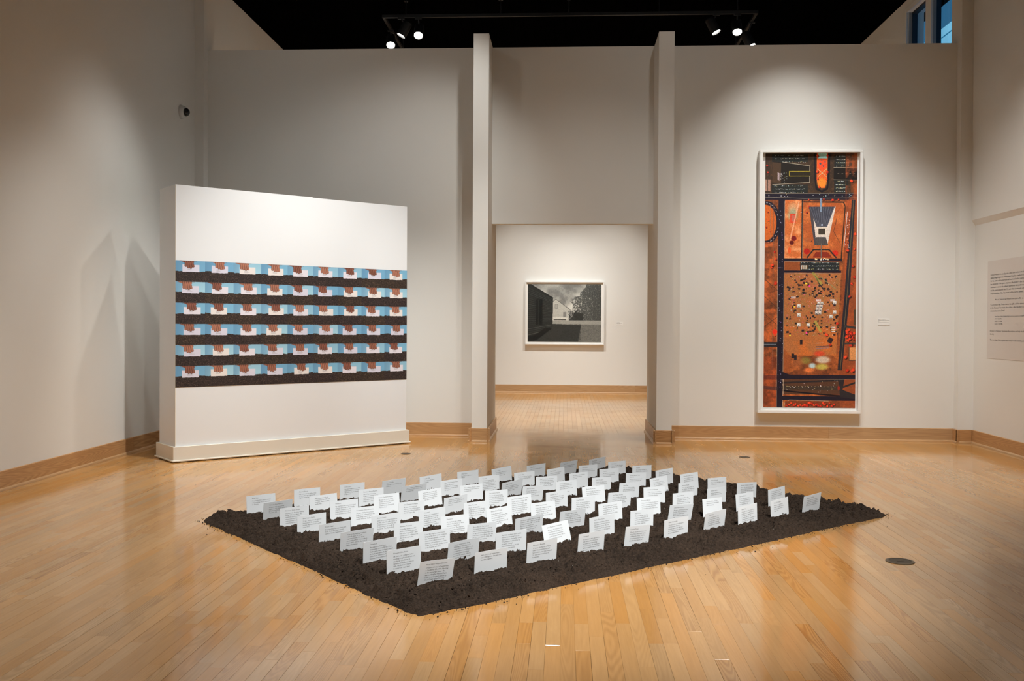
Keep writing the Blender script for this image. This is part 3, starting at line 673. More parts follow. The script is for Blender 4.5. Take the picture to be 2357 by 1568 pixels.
# ------------------------------------------------------------------ framed pictures
def framed(name, label, cat, x0, x1, z0, z1, yw, depth, fw, recess, win, mat_print):
    """box frame on a wall facing -Y; win = visible print edges (x0, x1, z0, z1)"""
    o = thing(name, label, cat, ((x0 + x1) / 2, yw, z0))
    cx = (x0 + x1) / 2; X0, X1, Z1 = x0 - cx, x1 - cx, z1 - z0
    bm = bmesh.new()
    bm_box(bm, (X0, -depth, 0), (X1, -.001, fw), None, .0025); bm_box(bm, (X0, -depth, Z1 - fw), (X1, -.001, Z1), None, .0025)
    bm_box(bm, (X0, -depth, fw), (X0 + fw, -.001, Z1 - fw), None, .0025); bm_box(bm, (X1 - fw, -depth, fw), (X1, -.001, Z1 - fw), None, .0025)
    bm_obj('frame', bm, M_FRAME, o)
    box('backing_board', (X0 + fw, -depth + recess + .004, fw), (X1 - fw, -.002, Z1 - fw), M_MAT, o)
    p = (win[0] - cx, win[1] - cx, win[2] - z0, win[3] - z0)
    uv_quad_box('print', (p[0], -depth + recess + .001, p[2]), (1, 0, 0), (0, 0, 1), (0, -1, 0), p[1] - p[0], p[3] - p[2], .0025, (0, 0, 1, 1), mat_print, o, M_MAT)
    box('glazing', (X0 + fw - .003, -depth + .006, fw - .003), (X1 - fw + .003, -depth + .009, Z1 - fw + .003), M_GLASS, o)
    return o
k = 11.53 / 11.63; zz = lambda z: CAM_H + (z - CAM_H) * k; k2 = 11.59 / 11.63; z2 = lambda z: CAM_H + (z - CAM_H) * k2
framed('framed_aerial_picture', 'tall narrow aerial picture of orange ground and dark roads in a deep white frame', 'picture',
       2.306 * k, 3.512 * k, zz(.318), zz(3.45), YW, .10, .034, .062, (2.370 * k2, 3.445 * k2, z2(.386), z2(3.405)), M_AERIAL)
framed('framed_landscape_picture', 'black and white picture of wooden barns in a white frame, seen through the doorway', 'picture',
       -.785, .783, .962, 2.22, YB, .075, .022, .03, (-.733, .722, 1.016, 2.164), M_BARN)

# ------------------------------------------------------------------ wall labels (lettering too small to read in the photo: lines of grey marks)
def wall_label(label, x, y, z, w_, h_, lines):
    o = thing('wall_label', label, 'label', (x, y, z))
    box('label_card', (0, -.004, -h_), (w_, -.0005, 0), M_MAT, o)
    bm = bmesh.new()
    for i, (wd, th_) in enumerate(lines):
        xx = .004
        zz_ = -.012 - i * .0125
        while xx < wd * w_:
            q = random.uniform(.005, .013); bm_box(bm, (xx, -.0044, zz_ - th_), (min(xx + q, wd * w_), -.004, zz_)); xx += q + .0035
    bm_obj('lettering', bm, M_INK2, o)
wall_label('small white wall label right of the tall aerial picture', 3.70, YW, 1.455, .135, .085, [(.62, .003), (.97, .004), (.1, .003), (.92, .003)])
wall_label('tiny wall label right of the black and white barn picture', 1.03, YB, 1.425, .13, .08, [(.5, .004), (.8, .005), (.6, .004)])

# ------------------------------------------------------------------ text panel on the right wall
def text_mesh(lines, size, spacing, tol=0):
    """lettering as a flat mesh; line k sits at y = -k * spacing"""
    out = None; vs, fs = [], []
    cu = bpy.data.curves.new('lettering', 'FONT'); cu.size = size; cu.resolution_u = 1; cu.align_x = 'LEFT'
    cu.space_line = spacing / (size * 1.0); cu.body = '\n'.join(lines)
    ob = bpy.data.objects.new('lettering', cu); COL.objects.link(ob)
    dg = bpy.context.evaluated_depsgraph_get(); dg.update()
    me = bpy.data.meshes.new_from_object(ob.evaluated_get(dg)); me.name = 'lettering'
    bpy.data.objects.remove(ob); bpy.data.curves.remove(cu)
    return me
tp = thing('wall_text_panel', 'pale grey text panel with black lettering on the right wall', 'sign', (XRL, 11.155, 1.005), -math.pi / 2)
box('panel', (0, -.0025, 0), (2.1, -.0005, 1.091), M_PANEL, tp)
para = [(0, ["Richard Mosse's Broken Spectre series also includes an in", "juxtaposing Indigenous activists with Brazilian cowboys burning", "for the cattle sold in international meat and leather markets. S",
             "the familiarity of the genre implicates the viewer in the vio", "continuum between the cultural aspirations that justified viole", "and the environment in the U.S., and what is currently unfold", "a representative of the Yanomami, addresses the camera:"], .0, 1.0),
        (8.0 / 1, ["Help us. Respect us. If you're here just to film us, I"], .115, 1.0),
        (9.65, ["To encourage help, Mosse shares this QR code for visitors", "to the Hutukara Yanomami Association, which works to adva", "communities across Brazil."], .0, 1.0),
        (13.35, ["United States Dollar to Brazilian Reals conversion examples as of 1/25/23"], .115, .68), (14.15, ["$5.00 = 26.02 BRL"], .115, .68), (14.95, ["$10.00 = 52.05 BRL"], .115, .68), (15.75, ["$20.00 = 104.10 BRL"], .115, .68),
        (18.1, ["Donate to Hutukara Yanomami Association and help the Indig", "the sky."], .0, 1.0), (21.0, ["The wording of this request was composed by Davi Kopenawa, sham"], .0, 1.0)]
LS = .0345
for k_, ls, dx, sc_ in para:
    me = text_mesh(ls, .0262 * sc_, LS)
    me.transform(Matrix.Diagonal((1.28, 1, 1, 1)))
    me.materials.append(M_INK)
    o = link(bpy.data.objects.new('lettering', me), tp); o.location = (.075 + dx, -.0032, .925 - k_ * LS); o.rotation_euler = (math.pi / 2, 0, 0)

# ------------------------------------------------------------------ floor outlets
def outlet(label, x, y, r, ring):
    o = thing('floor_outlet', label, 'floor outlet', (x, y, 0), random.random(), 'round outlet covers in the floor')
    bm = bmesh.new(); bm_cyl(bm, (0, 0, -.004), (0, 0, .003), r, r * .985, 36); bm_obj('cover', bm, M_BRASS2, o)
    bm = bmesh.new(); n_ = 40
    for rad, z in ((r * 1.01, -.004), (r * 1.01, .004), (r * ring, .0035), (r * ring * 1.02, -.004)):
        for q in range(n_): bm.verts.new((rad * math.cos(q * 2 * math.pi / n_), rad * math.sin(q * 2 * math.pi / n_), z))
    bm.verts.ensure_lookup_table()
    for l in range(3):
        for q in range(n_): bm.faces.new([bm.verts[l * n_ + q], bm.verts[l * n_ + (q + 1) % n_], bm.verts[(l + 1) * n_ + (q + 1) % n_], bm.verts[(l + 1) * n_ + q]])
    bm_obj('rim', bm, M_BRASS, o)
    box('lift_slot', (-.3 * r, -.006, .003), (.3 * r, .006, .0042), M_BRASS2, o)
outlet('small round floor outlet cover right of the partition', -1.644, 9.962, .047, 1.12)
outlet('small round floor outlet cover behind the earth bed, right of the doorway', 1.86, 10.036, .049, 1.12)
outlet('largest-looking round floor outlet cover, right of the earth bed', 1.938, 5.655, .062, 1.28)

# ------------------------------------------------------------------ security camera on the left wall
sc_o = thing('security_camera', 'small white security camera with black dome high on the left wall', 'camera', (XL, 11.07, 3.815))
bm = bmesh.new(); bm_cyl(bm, (.001, 0, 0), (.055, -.012, -.004), .082, .060, 32); bm_obj('housing', bm, M_WHITEP, sc_o, True)
bm = bmesh.new(); bmesh.ops.create_uvsphere(bm, u_segments=24, v_segments=14, radius=.05, matrix=Matrix.Translation((.060, -.013, -.005))); bm_obj('dome', bm, M_SMOKE, sc_o, True)
bm = bmesh.new(); bm_cyl(bm, (.054, -.0115, -.004), (.066, -.014, -.005), .062, .054, 32); bm_obj('trim_ring', bm, M_WHITEP, sc_o)

# ------------------------------------------------------------------ ceiling track and spotlights beyond the wall
TY = 13.2; TZ = 5.58
tr = thing('lighting_track', 'black U-shaped lighting track hung below the black ceiling', 'track', (0, TY, TZ))
box('track_rail', (-2.53, -.018, -.02), (2.574, .018, .02), M_METAL, tr)
box('track_rail', (-2.53, .018, -.02), (-2.494, 2.2, .02), M_METAL, tr)
box('track_rail', (2.538, .018, -.02), (2.574, 2.2, .02), M_METAL, tr)
for x, y in ((-2.2, 0), (-.9, 0), (.03, 0), (1.25, 0), (2.3, 0), (-2.51, 1.6), (2.556, 1.6)):
    bm = bmesh.new(); bm_cyl(bm, (x, y, .02), (x, y, ZC - TZ - .0005), .008, None, 8); bm_cyl(bm, (x, y, ZC - TZ - .02), (x, y, ZC - TZ - .0005), .03, None, 12); bm_obj('hanger_rod', bm, M_METAL, tr)
def track_lamp(label, x, y, dirv, lamp_z, power=0):
    """lamp hangs from the track; lens centre at lamp_z, aiming along dirv"""
    o = thing('track_spotlight', label, 'spotlight', (x, y, TZ - .021), 0, 'track spotlights beyond the wall')
    d = Vector(dirv).normalized(); L = Vector((0, 0, lamp_z - (TZ - .021))) + Vector((0, 0, 0))
    q = d.to_track_quat('Z', 'Y').to_matrix().to_4x4()
    tip = L; back = tip - d * .22
    bm = bmesh.new()
    n_ = 28; prof = [(.0, .0), (.050, .0), (.064, .02), (.068, .10), (.068, .22), (.060, .222), (.058, .19)]
    for r_, z in prof[1:]:
        for k_ in range(n_): bm.verts.new((r_ * math.cos(2 * math.pi * k_ / n_), r_ * math.sin(2 * math.pi * k_ / n_), z))
    bm.verts.ensure_lookup_table()
    for l in range(len(prof) - 2):
        for k_ in range(n_): bm.faces.new([bm.verts[l * n_ + k_], bm.verts[l * n_ + (k_ + 1) % n_], bm.verts[(l + 1) * n_ + (k_ + 1) % n_], bm.verts[(l + 1) * n_ + k_]])
    bm.faces.new([bm.verts[k_] for k_ in range(n_)][::-1])
    bmesh.ops.transform(bm, matrix=Matrix.Translation(back) @ q, verts=bm.verts); bm_obj('barrel', bm, M_METAL, o)
    bm = bmesh.new(); bm_cyl(bm, tip - d * .045, tip - d * .018, .0565, None, 28); bm_obj('lens', bm, M_LAMP, o)
    bm = bmesh.new(); c = back + d * .07; bm_cyl(bm, (0, 0, -.005), c, .010, None, 10); bm_box(bm, (-.045, -.016, -.018), (.045, .016, 0)); bm_obj('track_adapter', bm, M_METAL, o)
    if power:
        wl = o.location + tip + d * .03
        spot(wl, wl + d * 3, power, 60, 1.0, NEUT, .04)
track_lamp('glaring track spotlight touching the wall top, lowest of the left cluster', -2.512, 13.75, (.10, -.62, -.78), 5.345, 300)
track_lamp('track spotlight turned down to the left, in the middle of the left cluster', -2.27, 13.2, (-.45, -.10, -.85), 5.315, 300)
track_lamp('glaring track spotlight right of its two neighbours in the left cluster', -2.03, 13.2, (.02, -.60, -.80), 5.315, 300)
track_lamp('track spotlight turned down to the right, first of the right cluster', 2.02, 13.2, (.42, -.16, -.88), 5.315, 300)
track_lamp('glaring track spotlight in the middle of the right cluster', 2.30, 13.2, (-.02, -.52, -.85), 5.315, 300)
track_lamp('lowest track spotlight of the right cluster, near the wall top', 2.556, 13.55, (.40, -.22, -.88), 5.225, 300)

# ------------------------------------------------------------------ neighbouring building outside the window
nb = thing('neighbouring_building', 'pale building with flat roof edge seen through the high window', 'building', (16.0, 37.0, 0))
box('wall', (-2, -9, 0), (2, 9, 12.14), M_ROOF, nb)
box('coping', (-2.03, -9.03, 12.17), (2.03, 9.03, 12.48), M_ROOF, nb)
for y in (-7.2, -3.6, 0, 3.6, 7.2):
    box('pilaster', (-2.05, y - .06, 0), (-2.0, y + .06, 12.14), M_ROOF, nb)
yl = bpy.data.lights.new('building_fill', 'POINT'); yl.energy = 330; yl.color = (0.8, 0.95, 1.0); yl.shadow_soft_size = .2  # unseen light added to brighten the building's wall
yo = bpy.data.objects.new('building_fill', yl); COL.objects.link(yo); yo.location = (10.4, 35.5, 12.9)

# ------------------------------------------------------------------ the printed cards: place (x, y), turn, lean back, lean sideways (degrees), height above the soil; text
CARDS = [
    (-0.643, 4.801, 41.4, -9.5, 2.9, 0.116, 'Maria Isabel Vasquez Jimenez|17 years old died of heatstroke/in Stockton, CA, while laboring/in the area grape vines.  She/was working for Merced Farm/Labor, in a vineyard owned by/West Coast Grape Farming.'),
    (-0.381, 5.050, 39.0, -4.8, -0.6, 0.111, '|Her core body temperature/was 108 degrees. She was two/months pregnant.'),
    (-0.119, 5.289, 39.2, -4.8, -0.2, 0.113, 'Florentino Bautista|19 years old, fiancé of Maria/Isabel Vasquez Jimenez and/her brother, Jose Luis Vasquez,/20, lost their loved one to/heatstroke.'),
    (0.157, 5.532, 42.7, -4.8, 0.5, 0.111, 'Unnamed|An employee was exposed to/high ambient heat from the/sun while hand harvesting/tobacco in NC. The employee/died as a result of excess heat/exposure.'),
    (0.433, 5.741, 42.0, -4.8, 2.9, 0.110, 'Sebastian Perez|38 years old, worked alone in a/field at Ernst Nursery & Farms/in Willamette Valley, OR. He/died as temperatures in the/area that day topped 104°.'),
    (0.689, 5.960, 39.1, -4.8, -1.6, 0.115, 'Eladio Hernandez|38 years old, was working for/rail harvesting. After a/foreman ignored his distress/for several hours, he died due/to heat-related illness.'),
    (0.961, 6.215, 42.4, -9.5, -2.7, 0.116, "Cruz Mulato|15 years old, suffered a/heatstroke while picking/grapes. He spent 10 days in/the hospital and his family/wasn't sure he would survive."),
    (1.214, 6.421, 43.6, 0.0, -2.9, 0.116, 'Martin Gu|41 years old, took a break from/picking roses to walk home for/lunch. He was dizzy and had a/headache. His 8 yr. old/daughter found him convulsing on/the ground. He died four days/later.'),
    (1.478, 6.670, 43.6, 1.9, -2.8, 0.116, 'Manuel G. Campos|44 years old, died from/heatstroke suffered while/working at Rey Farms, in/Sanger, CA.'),
    (1.740, 6.892, 41.9, -9.5, -2.9, 0.117, 'Augustine Sanchez|65 years old, was discovered/dead in a table grape vineyard/owned by Giumarra Vineyards./He died of heat related illness.'),
    (-0.830, 4.991, 40.7, 0.0, -0.8, 0.125, 'Honesto Silva Ibarra|28 years old, collapsed after/working long hours in hot and/smoky air conditions at/Sarbanand blueberry farm in/WA. He died in a Seattle/hospital four days later.'),
    (-0.551, 5.262, 41.4, -9.5, -1.5, 0.116, '|Trump assured the farm/lobbying groups that he\'d/make H-2A visas easier to use/so that farmers could get the/immigrant workers they/needed. He added, "We\'re/taking the wrong ones out."'),
    (-0.298, 5.488, 36.2, -1.9, -0.0, 0.119, "|As H-2A workers were called/heroes for keeping food on/store shelves during the Covid/19 pandemic, Lobbied for by/growers, Trump's/administration froze H-2A/wages for two years."),
    (-0.029, 5.730, 42.0, 13.0, -2.9, 0.120, 'Jose Macarena Hernandez|64 years old, died during a/record breaking heat wave/while harvesting butternut/squash in Santa Maria, CA on/land owned by Sunrise/Farms.'),
    (0.240, 5.980, 40.2, 0.0, -1.4, 0.117, "Abdon Felix Garcia|42 years old, father of three,/died after working at Sunview/Vineyards in Arvin, CA. The/coroner said Felix's core body/temperature was 108 degrees/shortly before."),
    (0.502, 6.213, 40.6, 0.0, 1.2, 0.114, 'Juan Ochoa|37 years old, was checking/irrigation equipment in 106°/weather. He collapsed and died/on a citrus orchard outside of/Bakersfield, California.'),
    (0.764, 6.418, 36.0, -9.5, 2.7, 0.118, 'Jaime Nuño-Sanchez|48 years old, 40 minutes into/his shift, Nuño-Sanchez sat/down in a shaded area./Minutes later he collapsed and/died.'),
    (1.023, 6.655, 43.0, 6.5, 1.8, 0.115, '|The three children of Jaime/Nuño-Sanchez lost their father/due to heatstroke.'),
    (1.279, 6.861, 44.3, 4.5, 0.2, 0.119, 'Cruz Urias Beltran|52 years old, collapsed and/died due to heat-related illness/while working in a cornfield/near Grand Island, NE'),
    (1.543, 7.069, 43.6, 0.0, -2.6, 0.126, '|Cruz is one of at least 384/workers who died from/environmental heat exposure/in the U.S. in the last decade./(CCI, NPR).'),
    (-1.004, 5.232, 40.1, -4.8, -1.8, 0.117, 'Unnamed|An employee had been/detasseling corn in IN for 9 hrs./He became dizzy and was seated/in shade and given fluids by/coworkers. When he fell behind/his coworkers returned to work'),
    (-0.735, 5.487, 39.6, 1.9, -0.5, 0.116, '|Later the employee was found/lying on the floor of the company/bus. He was partially conscious./Coworkers called emergency/services and worked to cool him/down. He went into cardiac arrest/in the hospital and died.'),
    (-0.487, 5.705, 39.4, -2.9, 1.7, 0.116, '|According to The Federal/Occupational Health and Safety/Administration (OSHA), at least/21 agricultural workers have died/from heat related illness over the/last five years (2017 - 2022). But/records are incomplete.'),
    (-0.216, 5.975, 36.6, -9.5, -3.1, 0.112, '|A 14-year-old boy was harvesting/tobacco in KY. It was humid, with/a temperature of 84°. He left the/field due to nausea and/dizziness. He vomited several/times, experienced a grand/mal, but later regained'),
    (0.052, 6.189, 37.9, -9.5, -0.9, 0.114, '|13 Latinx migrant field/workers, including three/workers aged 15, 16, and 17,/arrived in the ER after working/in tobacco fields in KY for over/hours. The weather was humid'),
    (0.315, 6.424, 39.0, 3.9, -0.8, 0.118, '|All 13 workers experienced/vomiting, headache, dizziness,/and weakness throughout the/evening. In the ER, five/patients, including two of the'),
    (0.586, 6.640, 35.4, 4.5, 0.8, 0.118, 'Francisco Herrera|Once wed to Carlos, he was born/with an extremely rare condition/called tetra-amelia syndrome,/which left him with neither arms/nor legs.'),
    (0.843, 6.861, 39.6, 1.3, 1.8, 0.116, 'Carmela Palacios|16 yrs. old, died after a day/picking garlic. She was one of/several passengers in a van/transporting farmworkers. The'),
    (1.116, 7.106, 41.7, 0.0, 0.6, 0.115, 'Rodolfo Valladares|Employed by Glennstone/Produce, died of heatstroke.'),
    (1.378, 7.355, 36.1, 0.0, 2.5, 0.115, 'Abraham Gonzalez Cervantes|38 yrs. old, died of a heat related/illness working at a NC farm./Workers with him were afraid to/seek out help.'),
    (-1.188, 5.475, 38.7, -9.5, -1.1, 0.115, '|Heat is the leading weather-/related cause of death/reported in the U.S. Heat/stress killed 815 U.S. workers/from 1992 - 2017. (Bureau of/Labor Statistics)'),
    (-0.920, 5.684, 44.0, 1.9, 1.8, 0.116, 'Sebastian Mosqueda|was pulling weeds on a NC/sweet potato farm, when the/heat index topped 100°. After/several hours he collapsed. He/died on the way to the/hospital.'),
    (-0.667, 5.947, 40.6, 4.5, 0.7, 0.110, 'Unnamed|an employee was cutting/tobacco in a field in CT when/he became ill and lost/consciousness. The employee/was hospitalized and later died/of possible heat related illness.'),
    (-0.406, 6.178, 43.2, 6.5, -1.5, 0.120, 'Ramón Barba Torres|Smoke from wildfires/descended on Bellingham, WA./Emergency texts were sent/urging people to remain/indoors. He asked for time off/and was told "No."'),
    (-0.130, 6.429, 39.1, 6.5, -0.2, 0.113, 'William Salas Jiménez|56 yrs. old, collapsed and then/died during installation of/irrigation tubing in an almond/orchard near Arvin, CA./Temps that day were in the high'),
    (0.136, 6.633, 38.8, 1.3, 1.5, 0.115, 'Oscar Pimentel|43 yrs. old, was working in a/field in Oxnard, CA when he/collapsed and died. Temps/that day were in the high 80s.'),
    (0.391, 6.859, 36.0, -4.8, 1.2, 0.116, "Rosa Miriam Sanchez|38 yrs. old, died after being/struck by a truck as Gilmenez/waited to cross. A person/in Rosa's truck, was the first"),
    (0.663, 7.066, 36.7, 5.2, 2.5, 0.119, 'Jose Samuel Velásquez|22 yrs. old, was run over by a/tractor and died while working/in the fields at Rancho'),
    (0.933, 7.304, 39.6, 0.0, 1.2, 0.118, 'Juan Jose Estacilla|32 yrs. old, was the father of/two children. The temperature/in Johnston County, NC was'),
    (1.189, 7.544, 38.6, 2.6, 1.6, 0.119, 'Richard Helmuth|Employed by CHK Ranch, died/of heatstroke.'),
    (-1.364, 5.688, 40.8, -3.8, -1.2, 0.110, 'David Viaggo|Employed by George Perry and/Sons, died of a heat-related/cause of death, hyperthermia.'),
    (-1.101, 5.936, 42.0, 0.0, 0.0, 0.114, 'Ricardo Sotelo|while at work picking blueberries/in WA, called his wife 3 times, at/10 am, noon and 3 pm. He said,/"I don\'t feel good. I really don\'t/feel good." The day he died it was/104°.'),
    (-0.840, 6.148, 43.3, 0.0, -1.4, 0.112, 'Unnamed|28 yrs. old, complained of/fatigue and leg pain as the/heat index neared 90° in/Parkland, FL. Sometime later,/coworkers found him/unresponsive in a shallow/drainage ditch.'),
    (-0.576, 6.383, 39.4, 1.9, 0.3, 0.117, 'Dario Mendoza|26 yrs. old died after/collapsing in the fields during a/deadly heat wave in Yuma, AZ./It was 116° that day. He was/the father of two young/children.'),
    (-0.297, 6.594, 40.1, 5.2, -0.7, 0.124, "José Arturo González Mendoza|30 yrs. old father of two, died./He had reported to his/supervisor that he felt ill after/harvesting sweet potatoes at/Barnes Farming in Spring Hope,/NC. The heat index that day/was in the upper 90's."),
    (-0.047, 6.848, 42.7, 0.0, -0.8, 0.115, 'Susannah Macedo|Gave birth to Jesus Navarette,/she was exposed to pesticides/while picking tomatoes in FL./He was born beautiful,/and then you sitting/missing a limb.'),
    (0.225, 7.072, 36.3, 7.8, 0.3, 0.118, "Ramon Hernandez|Ramon's body was found in a/melon field near Huron. He/died of heat related illness."),
    (0.489, 7.291, 40.1, -2.9, 3.1, 0.112, 'Maria Mejia|Was exposed to pesticides/while harvesting tomatoes in/FL. She gave birth to a child/without organs/or limbs.'),
    (0.747, 7.516, 45.0, 7.8, -1.7, 0.121, 'Hector Orozco|34 yrs. old, is one of 3 men/who died in a heat on Kilauea./They were farmworkers.'),
    (1.001, 7.709, 41.0, 4.5, -0.7, 0.125, 'Eladio Hernandez Gomez|38 yrs. old, father of two,/reported feeling ill to his/supervisor but no breaks'),
    (-1.568, 5.933, 47.0, 1.3, 0.4, 0.105, 'Efrain López García|29 yrs. old, died in the fields in/Homestead, FL, during the/hottest day recorded on earth/since 1979.'),
    (-1.273, 6.134, 42.7, 4.5, 1.1, 0.118, 'Constantino Cruz Hernandez|24 years old, died in a Delano/hospital. He collapsed from the/heat during a speed-up in a/tomato field near Shafter.'),
    (-1.010, 6.365, 44.0, 0.7, 1.5, 0.117, 'Jabal Zambudio Rodriguez|42 years old, controlled/between rows of bell peppers/and collapsed from heatstroke/on a 100 degree day.'),
    (-0.746, 6.612, 46.6, -4.8, -1.4, 0.114, '|during a speed-up in a bell/pepper field near Arvin, CA. He/died in the hospital a short/time later.'),
    (-0.476, 6.833, 43.1, 3.9, 2.5, 0.118, 'Jose Roberto Valencia|40 years old, started feeling/nauseated. His heart rate sped/up and his knees buckled. He/spent four days being treated/for dehydration and/heatstroke.'),
    (-0.232, 7.072, 44.4, -4.8, 2.7, 0.115, 'Asuncion Valdivia|53 years old, died from/exposure to extreme heat after/ten hours picking table/grapes at Giumarra vineyards.'),
    (0.023, 7.304, 40.0, 2.6, -0.3, 0.117, "|Valencia was working in the/onion fields and didn't drink/much water because it was/about a mile away. There was/no shade, and/heat warned workers/to be careful."),
    (0.295, 7.530, 42.3, 3.2, 3.0, 0.111, 'Audon Felix Garcia|42 years old, collapsed and/died in a company truck near/Arvin when/it was 112°.'),
    (0.578, 7.773, 35.4, 1.9, 2.6, 0.112, "Leonides Antonio Tepu/Gutierrez|28 years old, died in his son's/arms after spending the day"),
    (0.822, 7.909, 42.4, 0.7, -1.6, 0.125, '|During 1992-2006, a total of/68 crop workers died from/heat stroke representing a rate/20 times higher.'),
    (-1.728, 6.110, 44.4, 0.0, -0.0, 0.116, 'Florencio Gueta Vargas|69 years old, died at a Yakima/Valley, WA hops farm. His/death was attributed to/atherosclerotic disease, with/environmental heat a/contributing factor.'),
    (-1.456, 6.337, 40.6, 3.2, 0.4, 0.122, 'Unnamed|An employee was watching a herd/of goats and sheep in Porterville,/CA. The employee was found in a/fetal position on the ground/from possible heat-related illness.'),
    (-1.208, 6.557, 43.7, 5.9, 0.5, 0.127, 'Ramiro Carrillo Rodriguez|48 years old, died in Selma,/CA after working all day for/Sun Valley Packing. He/complained about being sick/from the heat.'),
    (-0.940, 6.804, 45.9, 6.5, -1.4, 0.122, '|Ramiro was taken home and/passed out almost as soon as/he got into the house. By the/time an ambulance got there/he was dead on arrival.'),
    (-0.673, 7.054, 43.1, 5.2, 1.4, 0.118, '|Two children of Ramiro Carrillo/Rodriguez lost their father due/to heatstroke.'),
    (-0.399, 7.306, 44.4, -14.0, -4.3, 0.118, 'Jorge Herrera|37 years old, father of two,/Jorge was loading table grapes/when he passed out and was/taken to the hospital.'),
    (-0.133, 7.525, 38.1, 2.6, 2.2, 0.113, "|Jorge's core body temperature/was 108 degrees, the same as/the high temperature reported/that day by the National/Weather Service. He died of"),
    (0.122, 7.684, 44.7, 3.2, 0.3, 0.122, '|Two children of Jorge Herrera/lost their father due to/heatstroke.'),
    (0.376, 7.981, 38.1, 3.2, 1.1, 0.113, 'Unnamed|An employee was removing/steers near a storage barn as/part of his job when'),
    (0.659, 8.182, 35.4, 1.3, 1.8, 0.114, 'Unnamed|An employee working in a/tomato field on Virginia farms,'),
    (-1.906, 6.330, 42.7, -9.5, -1.2, 0.115, 'Maria de Jesus Bautista|63 years old, was picking/grapes in 110 degree weather/at Anthony Vineyards in/Thermal, CA.'),
    (-1.661, 6.609, 39.6, 3.9, -2.1, 0.106, '|After being treated and/admitted by two different/hospitals, Maria died two/weeks later.'),
    (-1.371, 6.808, 42.8, 1.9, 0.8, 0.120, 'Francisco Alvarez Bautista,|Son of Maria, found her/wrapped in a blanket on the/sofa, complaining of being/cold, despite the warm/temperatures that day.'),
    (-1.105, 7.027, 38.8, -14.0, -2.4, 0.125, '|Nine children of Maria de Jesus/Bautista lost their mother due/to heatstroke.'),
    (-0.848, 7.264, 43.4, 1.3, -0.6, 0.119, 'Miguel Angel Guzman Chavez|24 years old, died of/heatstroke. He was working/when the heat index reached/105 degrees.'),
    (-0.582, 7.509, 43.2, 1.9, 0.3, 0.115, 'Unnamed|An employee was picking/tomatoes in GA. It was 97°. He/felt overheated and showed/symptoms of heat exhaustion./He was taken to a nearby/medical facility where he died.'),
    (-0.313, 7.730, 40.7, 2.6, 0.8, 0.113, 'Antonio Tapia|Developed leukemia. Pesticides/were found in drinking water.'),
    (-0.061, 7.938, 46.5, 2.6, -1.8, 0.117, 'Carlos Sanchez|Developed cancer. Pesticides/and nitrates were found in'),
    (0.204, 8.182, 39.5, 0.0, 1.5, 0.111, 'Petra Serrano|Died of a heat stroke after/she was picking for an employer'),
    (0.461, 8.386, 41.0, 1.9, 0.9, 0.117, 'Robert Nelson|14 years old, suffered breaking/back injuries due to a tractor'),
    (-2.072, 6.510, 40.2, 2.6, -0.7, 0.118, 'Anita Ruiz|Hospitalized for severe nausea/and vomiting due to exposure/to Zolone.'),
    (-1.817, 6.745, 44.5, 1.3, 1.2, 0.125, 'Ramona Franco|Her son was born without legs/or arms. She was exposed to/Captan during her pregnancy.'),
    (-1.564, 7.060, 41.5, -1.9, -0.5, 0.113, 'Lottie Lopez|Her two daughters were born/without limbs. She had been/exposed to Captan during/pregnancies.'),
    (-1.296, 7.263, 41.5, -11.4, -1.4, 0.120, 'Juan Chabolla|Died due to exposure to toxic/residues.'),
    (-1.039, 7.519, 42.4, 0.0, -2.9, 0.111, 'Rogelio Diaz|Died due to Parathion/poisoning.'),
    (-0.771, 7.747, 40.7, 0.0, -0.7, 0.114, 'Lillian Garcia|Died due to exposure to/DiBaris.'),
    (-0.506, 7.930, 42.3, 0.7, -3.7, 0.118, 'Jose Ochoa|Suffered from skin problems/and eye irritation due to/spraying by Santos Oil'),
    (-0.235, 8.205, 41.8, -2.9, -1.7, 0.108, 'Nancy Rojas|Suffered heat injuries due to a'),
    (0.032, 8.391, 44.7, -12.3, -1.6, 0.117, 'Jose Rivera|Developed leukemia. Pesticides/were found in drinking water.'),
    (0.298, 8.698, 43.1, -7.6, -3.6, 0.103, 'Ana Espinoza|Developed cancer due to/exposure to pesticides.'),
]

# ------------------------------------------------------------------ earth bed
SA, SB = 3.985, 2.752
S0 = Vector((-0.6644, 4.3981, 0))
bed = thing('soil_bed', 'rectangular bed of dark brown garden soil spread on the oak floor', 'soil', S0, TH_)
gs = np.random.default_rng(3)
STEP = 0.0062
na, nb_ = int((SA + .12) / STEP), int((SB + .12) / STEP)
ga_ = -.06 + np.arange(na) * STEP; gb_ = -.06 + np.arange(nb_) * STEP
GA, GB = np.meshgrid(ga_, gb_, indexing='ij')
dist = np.minimum(np.minimum(GA, SA - GA), np.minimum(GB, SB - GB))
corner = np.minimum(np.hypot(GA, GB), np.minimum(np.hypot(SA - GA, GB), np.minimum(np.hypot(GA, SB - GB), np.hypot(SA - GA, SB - GB))))
dist = dist - .02 * sstep(.12, 0, corner) + .034 * (vnoise(na, nb_, 11, 4, 8) - .5)
prof_ = np.sqrt(np.clip(dist / .062, 0, 1)) * .62 + sstep(0, .17, dist) * .38
Hh = .049 * prof_
amp = sstep(0, .05, dist)
Hh += amp * (.030 * (vnoise(na, nb_, 36, 3, 12) - .5) + .034 * (vnoise(na, nb_, 7.5, 3, 13) - .5) + .016 * (abs(vnoise(na, nb_, 3.2, 2, 14) - .5) * 2 - .4))
cl_ = np.zeros_like(Hh)
